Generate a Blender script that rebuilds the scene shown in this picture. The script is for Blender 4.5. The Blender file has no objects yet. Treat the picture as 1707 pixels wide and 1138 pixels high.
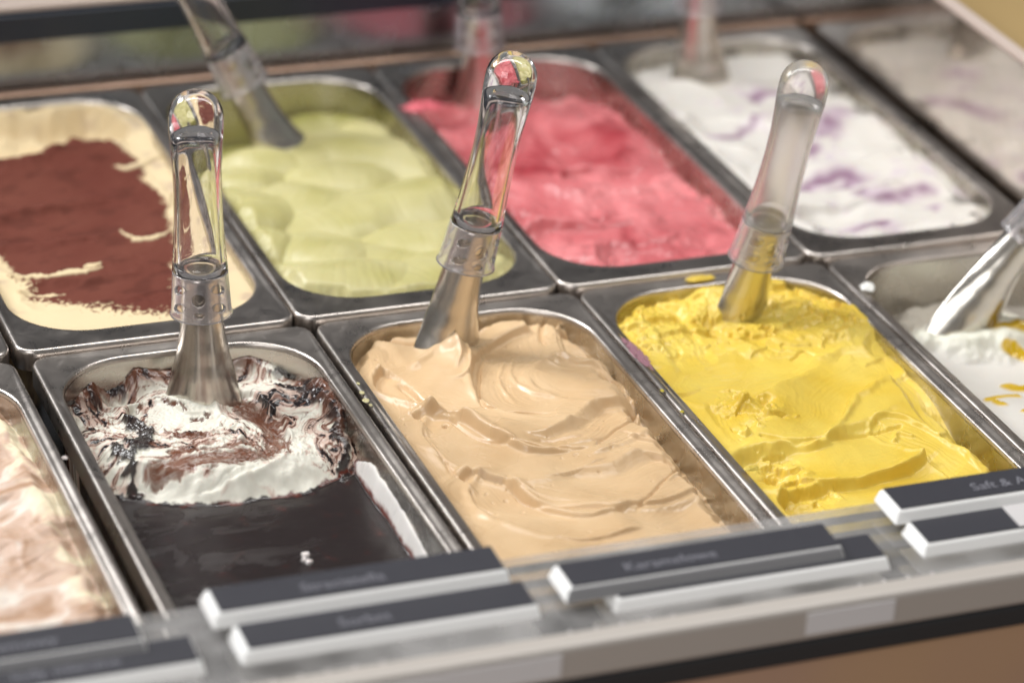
import bpy, math, random
import numpy as np
from mathutils import Vector, Matrix, Euler

# ------------------------------------------------------------------ camera
scene = bpy.context.scene
col = scene.collection
CAM_POS = (-0.3474, -1.5543, 0.8259)
CAM_ROT = (1.1001, -0.0533, -0.3673)
FPX = 5262.1                      # focal length in pixels of the 1707 px wide photograph
cam_data = bpy.data.cameras.new('camera')
cam_data.sensor_width = 36.0
cam_data.lens = FPX / 1707 * 36
cam_data.clip_start = 0.05
cam_data.clip_end = 50
cam_data.dof.use_dof = True
cam_data.dof.focus_distance = 1.755
cam_data.dof.aperture_fstop = 3.8
cam = bpy.data.objects.new('camera', cam_data)
cam.location = CAM_POS
cam.rotation_euler = CAM_ROT
col.objects.link(cam)
scene.camera = cam

# ------------------------------------------------------------------ world and lamps
world = bpy.data.worlds.new('World')
scene.world = world
world.use_nodes = True
bg = world.node_tree.nodes['Background']
bg.inputs[0].default_value = (1.0, 0.97, 0.95, 1)
bg.inputs[1].default_value = 0.19


def area_lamp(name, loc, target, sx, sy, power, color):
    d = bpy.data.lights.new(name, 'AREA')
    d.shape = 'RECTANGLE'
    d.size, d.size_y = sx, sy
    d.energy = power
    d.color = color
    o = bpy.data.objects.new(name, d)
    o.location = loc
    o.rotation_euler = (Vector(target) - Vector(loc)).to_track_quat('-Z', 'Y').to_euler()
    col.objects.link(o)
    return o


area_lamp('cabinet_light', (0.30, 0.06, 0.95), (0.28, 0.0, 0.0), 1.5, 0.16, 10.5, (1.0, 0.985, 0.96))
area_lamp('shop_light', (-0.95, 1.05, 1.25), (0.25, 0.0, 0.0), 0.6, 0.6, 32.0, (0.99, 0.995, 1.0))
area_lamp('window_light', (-1.5, -2.1, 1.5), (0.25, -0.1, 0.0), 1.6, 1.2, 29.0, (1.0, 0.99, 0.98))

scene.view_settings.view_transform = 'Standard'
scene.view_settings.look = 'None'
scene.view_settings.exposure = -0.07
scene.view_settings.gamma = 1.0
scene.view_settings.use_curve_mapping = False
scene.cycles.use_denoising = True
scene.cycles.max_bounces = 14
scene.cycles.transmission_bounces = 12
scene.cycles.glossy_bounces = 6
scene.cycles.transparent_max_bounces = 12
scene.cycles.sample_clamp_indirect = 6.0
scene.cycles.blur_glossy = 0.3

W, L = 0.165, 0.36
SCALE_M = Matrix(Euler(CAM_ROT, 'XYZ').to_matrix())


def at(px, py, z=0.0):
    """the point of a horizontal plane that the photograph shows at this place"""
    d = SCALE_M @ Vector(((px - 853.5) / FPX, -(py - 569) / FPX, -1))
    t = (z - CAM_POS[2]) / d.z
    return Vector(CAM_POS) + d * t


# ------------------------------------------------------------------ helpers
def tag(o, label, cat, group=None, kind=None):
    if label: o['label'] = label
    if cat: o['category'] = cat
    if group: o['group'] = group
    if kind: o['kind'] = kind
    return o


def empty(name, loc=(0, 0, 0), parent=None):
    o = bpy.data.objects.new(name, None)
    o.empty_display_size = 0.02
    o.location = loc
    o.parent = parent
    col.objects.link(o)
    return o


def mesh_obj(name, verts, faces, mat, parent=None, loc=(0, 0, 0), smooth=True):
    me = bpy.data.meshes.new(name)
    me.from_pydata([tuple(v) for v in verts], [], [tuple(f) for f in faces])
    me.update()
    if smooth:
        me.polygons.foreach_set('use_smooth', [True] * len(me.polygons))
    if mat: me.materials.append(mat)
    o = bpy.data.objects.new(name, me)
    o.location = loc
    o.parent = parent
    col.objects.link(o)
    return o


def grid_mesh(name, V, F, mat, colors=None, extra=None):
    """mesh from numpy arrays: V (n,3), F (m,4)"""
    me = bpy.data.meshes.new(name)
    n, m = len(V), len(F)
    me.vertices.add(n)
    me.vertices.foreach_set('co', np.ascontiguousarray(V, dtype=np.float32).ravel())
    me.loops.add(m * 4)
    me.loops.foreach_set('vertex_index', np.ascontiguousarray(F, dtype=np.int32).ravel())
    me.polygons.add(m)
    me.polygons.foreach_set('loop_start', np.arange(0, m * 4, 4, dtype=np.int32))
    me.polygons.foreach_set('loop_total', np.full(m, 4, dtype=np.int32))
    me.polygons.foreach_set('use_smooth', np.ones(m, dtype=bool))
    me.update(calc_edges=True)
    if colors is not None:
        a = me.attributes.new('Col', 'FLOAT_COLOR', 'POINT')
        c = np.ones((n, 4), np.float32)
        c[:, :3] = colors
        a.data.foreach_set('color', c.ravel())
    if extra is not None:
        a = me.attributes.new('Gloss', 'FLOAT', 'POINT')
        a.data.foreach_set('value', np.ascontiguousarray(extra, dtype=np.float32))
    me.materials.append(mat)
    return me


def link(name, me, parent=None, loc=(0, 0, 0)):
    o = bpy.data.objects.new(name, me)
    o.location = loc
    o.parent = parent
    col.objects.link(o)
    return o


def box(name, lo, hi, mat, parent=None, bevel=0.0, loc=(0, 0, 0)):
    x0, y0, z0 = lo
    x1, y1, z1 = hi
    v = [(x0, y0, z0), (x1, y0, z0), (x1, y1, z0), (x0, y1, z0), (x0, y0, z1), (x1, y0, z1), (x1, y1, z1), (x0, y1, z1)]
    f = [(3, 2, 1, 0), (4, 5, 6, 7), (0, 1, 5, 4), (1, 2, 6, 5), (2, 3, 7, 6), (3, 0, 4, 7)]
    o = mesh_obj(name, v, f, mat, parent, loc, smooth=False)
    if bevel:
        b = o.modifiers.new('bevel', 'BEVEL')
        b.width = bevel
        b.segments = 3
    return o


# ------------------------------------------------------------------ noise
def _hash(ix, iy, seed):
    h = (ix.astype(np.int64) * 374761393 + iy.astype(np.int64) * 668265263 + seed * 974634777) & 0xffffffff
    h = ((h ^ (h >> 13)) * 1274126177) & 0xffffffff
    return (h ^ (h >> 16)) & 0xffffffff


def pn(x, y, seed=0):
    """2D gradient noise, about -1..1"""
    ix, iy = np.floor(x), np.floor(y)
    fx, fy = x - ix, y - iy
    u = fx * fx * fx * (fx * (fx * 6 - 15) + 10)
    v = fy * fy * fy * (fy * (fy * 6 - 15) + 10)

    def g(dx, dy):
        a = _hash(ix + dx, iy + dy, seed) * (2 * np.pi / 4294967296.0)
        return np.cos(a) * (fx - dx) + np.sin(a) * (fy - dy)
    a = g(0, 0) * (1 - u) + g(1, 0) * u
    b = g(0, 1) * (1 - u) + g(1, 1) * u
    return (a * (1 - v) + b * v) * 1.5


def fbm(x, y, octv=4, seed=0, gain=0.5):
    s = 0
    a = 1.0
    for k in range(octv):
        s = s + a * pn(x, y, seed + 17 * k)
        x, y = x * 2.03 + 5.1, y * 2.03 - 3.7
        a *= gain
    return s


def sstep(a, b, x):
    t = np.clip((x - a) / (b - a), 0, 1)
    return t * t * (3 - 2 * t)


def lerp3(c, d, m):
    return c * (1 - m[:, None]) + np.asarray(d)[None, :] * m[:, None]


# ------------------------------------------------------------------ materials
def nodes_of(name):
    m = bpy.data.materials.new(name)
    m.use_nodes = True
    nt = m.node_tree
    b = nt.nodes['Principled BSDF']
    return m, nt, b


def nnode(nt, kind, **kw):
    n = nt.nodes.new(kind)
    for k, v in kw.items():
        if k in n.inputs: n.inputs[k].default_value = v
        else: setattr(n, k, v)
    return n


def plain(name, color, rough=0.5, metal=0.0, noise=0.0, scale=60.0, spec=0.5, bump=0.0):
    m, nt, b = nodes_of(name)
    b.inputs['Base Color'].default_value = (*color, 1)
    b.inputs['Roughness'].default_value = rough
    b.inputs['Metallic'].default_value = metal
    b.inputs['Specular IOR Level'].default_value = spec
    if noise or bump:
        tc = nnode(nt, 'ShaderNodeTexCoord')
        nz = nnode(nt, 'ShaderNodeTexNoise', Scale=scale, Detail=5.0)
        nt.links.new(tc.outputs['Object'], nz.inputs['Vector'])
        if noise:
            mr = nnode(nt, 'ShaderNodeMapRange')
            mr.inputs['To Min'].default_value = rough - noise
            mr.inputs['To Max'].default_value = rough + noise
            nt.links.new(nz.outputs['Fac'], mr.inputs['Value'])
            nt.links.new(mr.outputs['Result'], b.inputs['Roughness'])
        if bump:
            bp = nnode(nt, 'ShaderNodeBump', Strength=bump, Distance=0.001)
            nt.links.new(nz.outputs['Fac'], bp.inputs['Height'])
            nt.links.new(bp.outputs['Normal'], b.inputs['Normal'])
    return m


def steel(name, color, rough, stretch=(900, 18, 60), bump=0.05, spots=0.0):
    """stainless steel: brushed grain, fine scratches, smudges in the polish"""
    m, nt, b = nodes_of(name)
    b.inputs['Metallic'].default_value = 1.0
    tc = nnode(nt, 'ShaderNodeTexCoord')
    mp = nnode(nt, 'ShaderNodeMapping')
    mp.inputs['Scale'].default_value = stretch
    nt.links.new(tc.outputs['Object'], mp.inputs['Vector'])
    grain = nnode(nt, 'ShaderNodeTexNoise', Scale=1.0, Detail=4.0, Roughness=0.6)
    nt.links.new(mp.outputs['Vector'], grain.inputs['Vector'])
    smudge = nnode(nt, 'ShaderNodeTexNoise', Scale=38.0, Detail=6.0, Roughness=0.62, Distortion=0.6)
    nt.links.new(tc.outputs['Object'], smudge.inputs['Vector'])
    add = nnode(nt, 'ShaderNodeMath', operation='ADD')
    m1 = nnode(nt, 'ShaderNodeMath', operation='MULTIPLY')
    m1.inputs[1].default_value = 0.06
    m2 = nnode(nt, 'ShaderNodeMath', operation='MULTIPLY')
    m2.inputs[1].default_value = 0.26
    nt.links.new(grain.outputs['Fac'], m1.inputs[0])
    nt.links.new(smudge.outputs['Fac'], m2.inputs[0])
    nt.links.new(m1.outputs[0], add.inputs[0])
    nt.links.new(m2.outputs[0], add.inputs[1])
    a2 = nnode(nt, 'ShaderNodeMath', operation='ADD')
    a2.inputs[1].default_value = rough - 0.16
    nt.links.new(add.outputs[0], a2.inputs[0])
    nt.links.new(a2.outputs[0], b.inputs['Roughness'])
    ramp = nnode(nt, 'ShaderNodeValToRGB')
    ramp.color_ramp.elements[0].position = 0.3
    ramp.color_ramp.elements[1].position = 0.7
    ramp.color_ramp.elements[0].color = (*[c * 0.82 for c in color], 1)
    ramp.color_ramp.elements[1].color = (*color, 1)
    nt.links.new(smudge.outputs['Fac'], ramp.inputs['Fac'])
    nt.links.new(ramp.outputs['Color'], b.inputs['Base Color'])
    if spots:
        st = nnode(nt, 'ShaderNodeTexNoise', Scale=75.0, Detail=8.0, Roughness=0.7, Distortion=1.2)
        oi = nnode(nt, 'ShaderNodeObjectInfo')
        vm = nnode(nt, 'ShaderNodeVectorMath', operation='ADD')
        nt.links.new(tc.outputs['Object'], vm.inputs[0])
        nt.links.new(oi.outputs['Location'], vm.inputs[1])
        nt.links.new(vm.outputs[0], st.inputs['Vector'])
        nt.links.new(vm.outputs[0], smudge.inputs['Vector'])
        sr = nnode(nt, 'ShaderNodeMapRange')
        sr.inputs['From Min'].default_value = 0.60
        sr.inputs['From Max'].default_value = 0.74
        sr.inputs['To Min'].default_value = 1.0
        sr.inputs['To Max'].default_value = 0.72
        nt.links.new(st.outputs['Fac'], sr.inputs['Value'])
        nt.links.new(sr.outputs['Result'], b.inputs['Metallic'])
    prev = a2.outputs[0]
    for rot, sc in ((0.6, (2600, 34, 34)), (-0.9, (2300, 40, 40)), (2.0, (2800, 50, 50))) if spots else ():
        mp2 = nnode(nt, 'ShaderNodeMapping')
        mp2.inputs['Rotation'].default_value = (0, 0, rot)
        nt.links.new(tc.outputs['Object'], mp2.inputs['Vector'])
        mp3 = nnode(nt, 'ShaderNodeMapping')
        mp3.inputs['Scale'].default_value = sc
        nt.links.new(mp2.outputs['Vector'], mp3.inputs['Vector'])
        ns = nnode(nt, 'ShaderNodeTexNoise', Scale=1.0, Detail=0.0)
        nt.links.new(mp3.outputs['Vector'], ns.inputs['Vector'])
        mr = nnode(nt, 'ShaderNodeMapRange')
        mr.inputs['From Min'].default_value = 0.70
        mr.inputs['From Max'].default_value = 0.76
        mr.inputs['To Max'].default_value = spots
        nt.links.new(ns.outputs['Fac'], mr.inputs['Value'])
        ad = nnode(nt, 'ShaderNodeMath', operation='ADD')
        nt.links.new(prev, ad.inputs[0])
        nt.links.new(mr.outputs['Result'], ad.inputs[1])
        prev = ad.outputs[0]
    nt.links.new(prev, b.inputs['Roughness'])
    if bump:
        bp = nnode(nt, 'ShaderNodeBump', Strength=bump, Distance=0.0004)
        nt.links.new(grain.outputs['Fac'], bp.inputs['Height'])
        nt.links.new(bp.outputs['Normal'], b.inputs['Normal'])
    return m


def gelato_mat(name, rough=0.42, sss=0.12, bump=0.25, bscale=900.0, gloss=False, radius=(1.0, 0.6, 0.35), coat=0.0, spec=0.5):
    m, nt, b = nodes_of(name)
    at_ = nnode(nt, 'ShaderNodeAttribute', attribute_name='Col')
    nt.links.new(at_.outputs['Color'], b.inputs['Base Color'])
    b.inputs['Roughness'].default_value = rough
    b.inputs['Specular IOR Level'].default_value = spec
    b.inputs['Subsurface Weight'].default_value = sss
    b.inputs['Subsurface Radius'].default_value = radius
    b.inputs['Subsurface Scale'].default_value = 0.003
    b.inputs['Coat Weight'].default_value = coat
    b.inputs['Coat Roughness'].default_value = 0.25
    tc = nnode(nt, 'ShaderNodeTexCoord')
    nz = nnode(nt, 'ShaderNodeTexNoise', Scale=bscale, Detail=3.0, Roughness=0.6)
    nt.links.new(tc.outputs['Object'], nz.inputs['Vector'])
    bp = nnode(nt, 'ShaderNodeBump', Strength=bump, Distance=0.0005)
    nt.links.new(nz.outputs['Fac'], bp.inputs['Height'])
    nt.links.new(bp.outputs['Normal'], b.inputs['Normal'])
    if gloss:
        g = nnode(nt, 'ShaderNodeAttribute', attribute_name='Gloss')
        mr = nnode(nt, 'ShaderNodeMapRange')
        mr.inputs['To Min'].default_value = rough
        mr.inputs['To Max'].default_value = 0.14
        nt.links.new(g.outputs['Fac'], mr.inputs['Value'])
        nt.links.new(mr.outputs['Result'], b.inputs['Roughness'])
    return m


def clear_plastic(name, rough=0.0, color=(0.97, 0.96, 0.97), ior=1.49):
    m, nt, b = nodes_of(name)
    b.inputs['Base Color'].default_value = (*color, 1)
    b.inputs['Transmission Weight'].default_value = 1.0
    b.inputs['Roughness'].default_value = rough
    b.inputs['IOR'].default_value = ior
    return m


def clear_sheet(name, tint=(0.97, 0.97, 0.96), veil=0.24, rough=0.05):
    """a thin clear pane: lets light straight through, mirrors by Fresnel, hazy film that also paints in bright reflections"""
    m = bpy.data.materials.new(name)
    m.use_nodes = True
    nt = m.node_tree
    nt.nodes.clear()
    out = nnode(nt, 'ShaderNodeOutputMaterial')
    tr = nnode(nt, 'ShaderNodeBsdfTransparent')
    tr.inputs[0].default_value = (*tint, 1)
    df = nnode(nt, 'ShaderNodeBsdfDiffuse')
    df.inputs[0].default_value = (0.82, 0.80, 0.79, 1)
    gl = nnode(nt, 'ShaderNodeBsdfGlossy')
    gl.inputs['Roughness'].default_value = rough
    tc = nnode(nt, 'ShaderNodeTexCoord')
    nz = nnode(nt, 'ShaderNodeTexNoise', Scale=22.0, Detail=5.0)
    nt.links.new(tc.outputs['Object'], nz.inputs['Vector'])
    mr = nnode(nt, 'ShaderNodeMapRange')
    mr.inputs['From Min'].default_value = 0.35
    mr.inputs['From Max'].default_value = 0.7
    mr.inputs['To Min'].default_value = veil * 0.5
    mr.inputs['To Max'].default_value = veil * 1.5
    nt.links.new(nz.outputs['Fac'], mr.inputs['Value'])
    mx1 = nnode(nt, 'ShaderNodeMixShader')
    nt.links.new(mr.outputs['Result'], mx1.inputs[0])
    nt.links.new(tr.outputs[0], mx1.inputs[1])
    nt.links.new(df.outputs[0], mx1.inputs[2])
    fr = nnode(nt, 'ShaderNodeFresnel', IOR=1.49)
    mx2 = nnode(nt, 'ShaderNodeMixShader')
    nt.links.new(fr.outputs[0], mx2.inputs[0])
    nt.links.new(mx1.outputs[0], mx2.inputs[1])
    nt.links.new(gl.outputs[0], mx2.inputs[2])
    nt.links.new(mx2.outputs[0], out.inputs['Surface'])
    return m


M_RIM = steel('pan_rim_steel', (0.62, 0.57, 0.53), 0.30, bump=0.03, spots=0.07)
M_BASIN = steel('pan_basin_steel', (0.58, 0.55, 0.50), 0.26, stretch=(40, 40, 900), bump=0.04)
M_BLADE = steel('spatula_steel', (0.66, 0.62, 0.56), 0.23, stretch=(30, 30, 700), bump=0.03)
M_MIRROR = steel('polished_panel_steel', (0.72, 0.66, 0.61), 0.11, stretch=(20, 20, 20), bump=0.0)
M_BACK = steel('back_panel_steel', (0.40, 0.44, 0.48), 0.26, stretch=(20, 20, 20), bump=0.0)
M_HANDLE = clear_plastic('clear_handle_plastic', 0.0)
M_HAZY = clear_plastic('hazy_handle_plastic', 0.20, (0.97, 0.95, 0.94))
M_HAZY.node_tree.nodes['Principled BSDF'].inputs['Transmission Weight'].default_value = 0.93
M_COLLAR = clear_plastic('frosted_collar_plastic', 0.13, (0.95, 0.93, 0.96))
M_COLLAR.node_tree.nodes['Principled BSDF'].inputs['Transmission Weight'].default_value = 0.90
M_SHELF = clear_sheet('clear_shelf_acrylic')
M_EDGE = plain('polished_acrylic_edge', (0.78, 0.75, 0.75), 0.25, noise=0.08)
M_WHITE = plain('white_sign_board', (0.90, 0.90, 0.89), 0.45)
M_BLACK = plain('black_sign_print', (0.035, 0.035, 0.045), 0.38, noise=0.06, scale=200)
M_GREYTRIM = plain('grey_sign_strip', (0.24, 0.24, 0.25), 0.4)
M_LETTER = plain('pale_sign_lettering', (0.19, 0.19, 0.22), 0.5)
M_DARK = plain('dark_well_lining', (0.010, 0.013, 0.022), 0.5, noise=0.1)
M_RUBBER = plain('charcoal_rubber', (0.030, 0.031, 0.034), 0.55, noise=0.1, bump=0.2)
M_NAVY = plain('dark_blue_trim', (0.012, 0.018, 0.030), 0.45, noise=0.1)
M_STEEL_ORANGE = plain('steel_orange_reflection', (0.33, 0.215, 0.155), 0.35, metal=0.6, noise=0.08)  # steel rail; the brown is an orange reflection put into its colour
M_FASCIA = plain('front_rail_enamel', (0.50, 0.46, 0.42), 0.35, noise=0.1, scale=30)
M_LEDGE = steel('front_ledge_steel', (0.78, 0.75, 0.72), 0.50, stretch=(14, 400, 400), bump=0.05)
M_OCHRE = plain('ochre_wood_panel', (0.40, 0.275, 0.12), 0.5, noise=0.1, bump=0.3)
M_BEIGE = plain('pale_beige_ledge', (0.52, 0.43, 0.38), 0.45, noise=0.1)
M_TEAL = plain('grey_teal_wall', (0.17, 0.20, 0.19), 0.6, noise=0.1)


def floor_mat():
    m, nt, b = nodes_of('brown_shop_floor')
    tc = nnode(nt, 'ShaderNodeTexCoord')
    nz = nnode(nt, 'ShaderNodeTexNoise', Scale=3.2, Detail=3.0)
    nt.links.new(tc.outputs['Object'], nz.inputs['Vector'])
    r = nnode(nt, 'ShaderNodeValToRGB')
    r.color_ramp.elements[0].position = 0.35
    r.color_ramp.elements[1].position = 0.65
    r.color_ramp.elements[0].color = (0.46, 0.29, 0.24, 1)
    r.color_ramp.elements[1].color = (0.56, 0.36, 0.20, 1)
    nt.links.new(nz.outputs['Fac'], r.inputs['Fac'])
    nt.links.new(r.outputs['Color'], b.inputs['Base Color'])
    b.inputs['Roughness'].default_value = 0.5
    return m


M_FLOOR = floor_mat()

# ------------------------------------------------------------------ the setting: well, walls, ledges
XM = 4 * W + 0.004           # inner face of the polished end panel
YB = L + 0.017               # inner face of the back panel


def struct(o):
    o['kind'] = 'structure'
    return o


struct(box('counter_well', (-0.55, -0.372, -0.22), (XM, YB, -0.18), M_DARK))
struct(box('shop_floor', (-2.5, -2.5, -0.95), (3.5, 2.5, -0.90), M_FLOOR))
struct(box('back_wall', (-0.55, YB, -0.18), (XM, YB + 0.004, 0.036), M_BACK))
struct(box('back_wall_trim', (-0.55, YB - 0.003, 0.0362), (XM - 0.001, YB + 0.010, 0.055), M_NAVY, bevel=0.001))
struct(box('back_ledge', (-0.55, YB + 0.001, 0.0555), (XM, YB + 0.12, 0.061), M_BEIGE, bevel=0.002))
struct(box('unseen_dark_panel', (-0.75, YB + 0.125, -0.20), (XM + 0.5, YB + 0.14, 0.30), M_NAVY))  # added out of view to darken what the back row's rims reflect
struct(box('back_support_rail', (-0.55, L + 0.004, -0.012), (XM - 0.001, YB - 0.004, 0.004), M_STEEL_ORANGE, bevel=0.002))
struct(box('end_wall', (XM, -0.372, -0.18), (XM + 0.004, YB + 0.002, 0.0905), M_MIRROR, bevel=0.0008))
struct(box('end_wall_edge', (XM - 0.001, -0.372, 0.0910), (XM + 0.007, YB + 0.002, 0.0955), M_BEIGE, bevel=0.001))
struct(box('side_counter', (XM + 0.012, -0.45, -0.20), (XM + 0.19, YB + 0.10, 0.060), M_OCHRE, bevel=0.004))
struct(box('far_wall', (XM + 0.20, -0.6, -0.9), (XM + 0.24, 0.45, 0.25), M_TEAL))


# ------------------------------------------------------------------ gelato pans
YO = 0.005                   # the opening sits nearer the back end
HW, HL = 0.0735, 0.1635      # half opening
CR = 0.043                   # corner radius of the opening


def rr_loop(hw, hl, r, z, nseg=10, nside=(6, 14)):
    """rounded rectangle loop, constant vertex count"""
    pts = []
    corners = [(hw - r, hl - r, 0), (-hw + r, hl - r, 90), (-hw + r, -hl + r, 180), (hw - r, -hl + r, 270)]
    for k, (cx, cy, a0) in enumerate(corners):
        arc = []
        for i in range(nseg + 1):
            a = math.radians(a0 + 90 * i / nseg)
            arc.append((cx + r * math.cos(a), cy + r * math.sin(a)))
        pts += arc
        nx = corners[(k + 1) % 4]
        a = math.radians(nx[2])
        q = (nx[0] + r * math.cos(a), nx[1] + r * math.sin(a))
        n = nside[k % 2]
        p = arc[-1]
        for i in range(1, n):
            t = i / n
            pts.append((p[0] + (q[0] - p[0]) * t, p[1] + (q[1] - p[1]) * t))
    return [(x, y, z) for x, y in pts]


def shifted(lp):
    return [(x, y + YO, z) for x, y, z in lp]


def loops_mesh(name, loops, mat, parent, cap_last=False):
    n = len(loops[0])
    v = [p for lp in loops for p in lp]
    f = []
    for k in range(len(loops) - 1):
        for i in range(n):
            j = (i + 1) % n
            f.append((k * n + i, k * n + j, (k + 1) * n + j, (k + 1) * n + i))
    if cap_last:
        f.append(tuple((len(loops) - 1) * n + i for i in range(n)))
    return mesh_obj(name, v, f, mat, parent)


OW, OL = W / 2 - 0.0005, L / 2 - 0.0006
RIM_LOOPS = []
for dx, z in ((0.0, -0.013), (0.0, -0.0025), (0.0003, -0.0012), (0.0009, -0.0004), (0.0018, 0.0), (0.003, -0.0001)):
    RIM_LOOPS.append(rr_loop(OW - dx, OL - dx, max(0.011 - dx, 0.006), z))
for t in (0.25, 0.5, 0.75):
    a, b_ = RIM_LOOPS[-1] if t == 0.25 else first, shifted(rr_loop(HW + 0.003, HL + 0.003, CR + 0.003, -0.0012))
    if t == 0.25: first = a
    RIM_LOOPS.append([tuple(p[k] + (q[k] - p[k]) * t for k in range(3)) for p, q in zip(first, b_)])
for off, z in ((0.003, -0.0012), (0.0018, -0.0011), (0.0008, -0.0015), (0.0002, -0.0026), (0.0, -0.0045)):
    RIM_LOOPS.append(shifted(rr_loop(HW + off, HL + off, CR + off, z)))
BASIN_LOOPS = [rr_loop(HW - 0.0002 - 0.03 * d, HL - 0.0002 - 0.03 * d, CR - 0.02 * d, -0.0043 - d) for d in (0.0, 0.01, 0.03, 0.06, 0.095)]
BASIN_LOOPS += [rr_loop(HW - 0.006, HL - 0.006, CR - 0.004, -0.106), rr_loop(HW - 0.014, HL - 0.014, CR - 0.010, -0.110)]

BASIN_LOOPS = [shifted(lp) for lp in BASIN_LOOPS]
rim_o = loops_mesh('rim', RIM_LOOPS, M_RIM, None)
basin_o = loops_mesh('basin', BASIN_LOOPS, M_BASIN, None, cap_last=True)
RIM_ME, BASIN_ME = rim_o.data, basin_o.data
for o in (rim_o, basin_o):
    bpy.data.objects.remove(o)

PAN = {}
FRONT_DX = 0.0075


def pan(key, ix, iy, label, dx=0.0, dy=0.0, dz=0.0, rz=0.0):
    x = (ix + 0.5) * W + dx + (FRONT_DX if iy < 0 else 0.0)
    y = (iy + 0.5) * L + dy
    z = dz + (0.003 if iy >= 0 else 0.0)
    e = empty('gelato_pan', (x, y, z))
    e.rotation_euler.z = rz
    tag(e, label, 'pan', 'steel gelato pans in two rows')
    link('rim', RIM_ME, e)
    link('basin', BASIN_ME, e)
    PAN[key] = (x, y, z)
    return e


pan('strac', 0, -1, 'steel pan half empty with white gelato and dark chocolate sauce', dx=-0.002)
pan('cara', 1, -1, 'steel pan filled with caramel beige gelato')
pan('mango', 2, -1, 'steel pan filled with bright yellow gelato')
pan('lemon', 3, -1, 'steel pan holding white gelato with yellow syrup spots')
pan('nougat', -1, -1, 'steel pan with pale pink and cream gelato at the left edge', dx=-0.010)
pan('tira', 0, 0, 'steel pan with cocoa dusted cream gelato')
pan('pist', 1, 0, 'steel pan filled with pale green gelato')
pan('straw', 2, 0, 'steel pan filled with pink strawberry gelato')
pan('lilac', 3, 0, 'steel pan of white gelato with purple ripples')
pan('edge', -1, 0, 'steel pan corner left of the cocoa dusted gelato', dx=-0.002)


# ------------------------------------------------------------------ gelato surfaces
def sdf_rr(x, y, hw=HW, hl=HL, r=CR):
    qx, qy = np.abs(x) - (hw - r), np.abs(y) - (hl - r)
    return np.hypot(np.maximum(qx, 0), np.maximum(qy, 0)) + np.minimum(np.maximum(qx, qy), 0) - r


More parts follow.
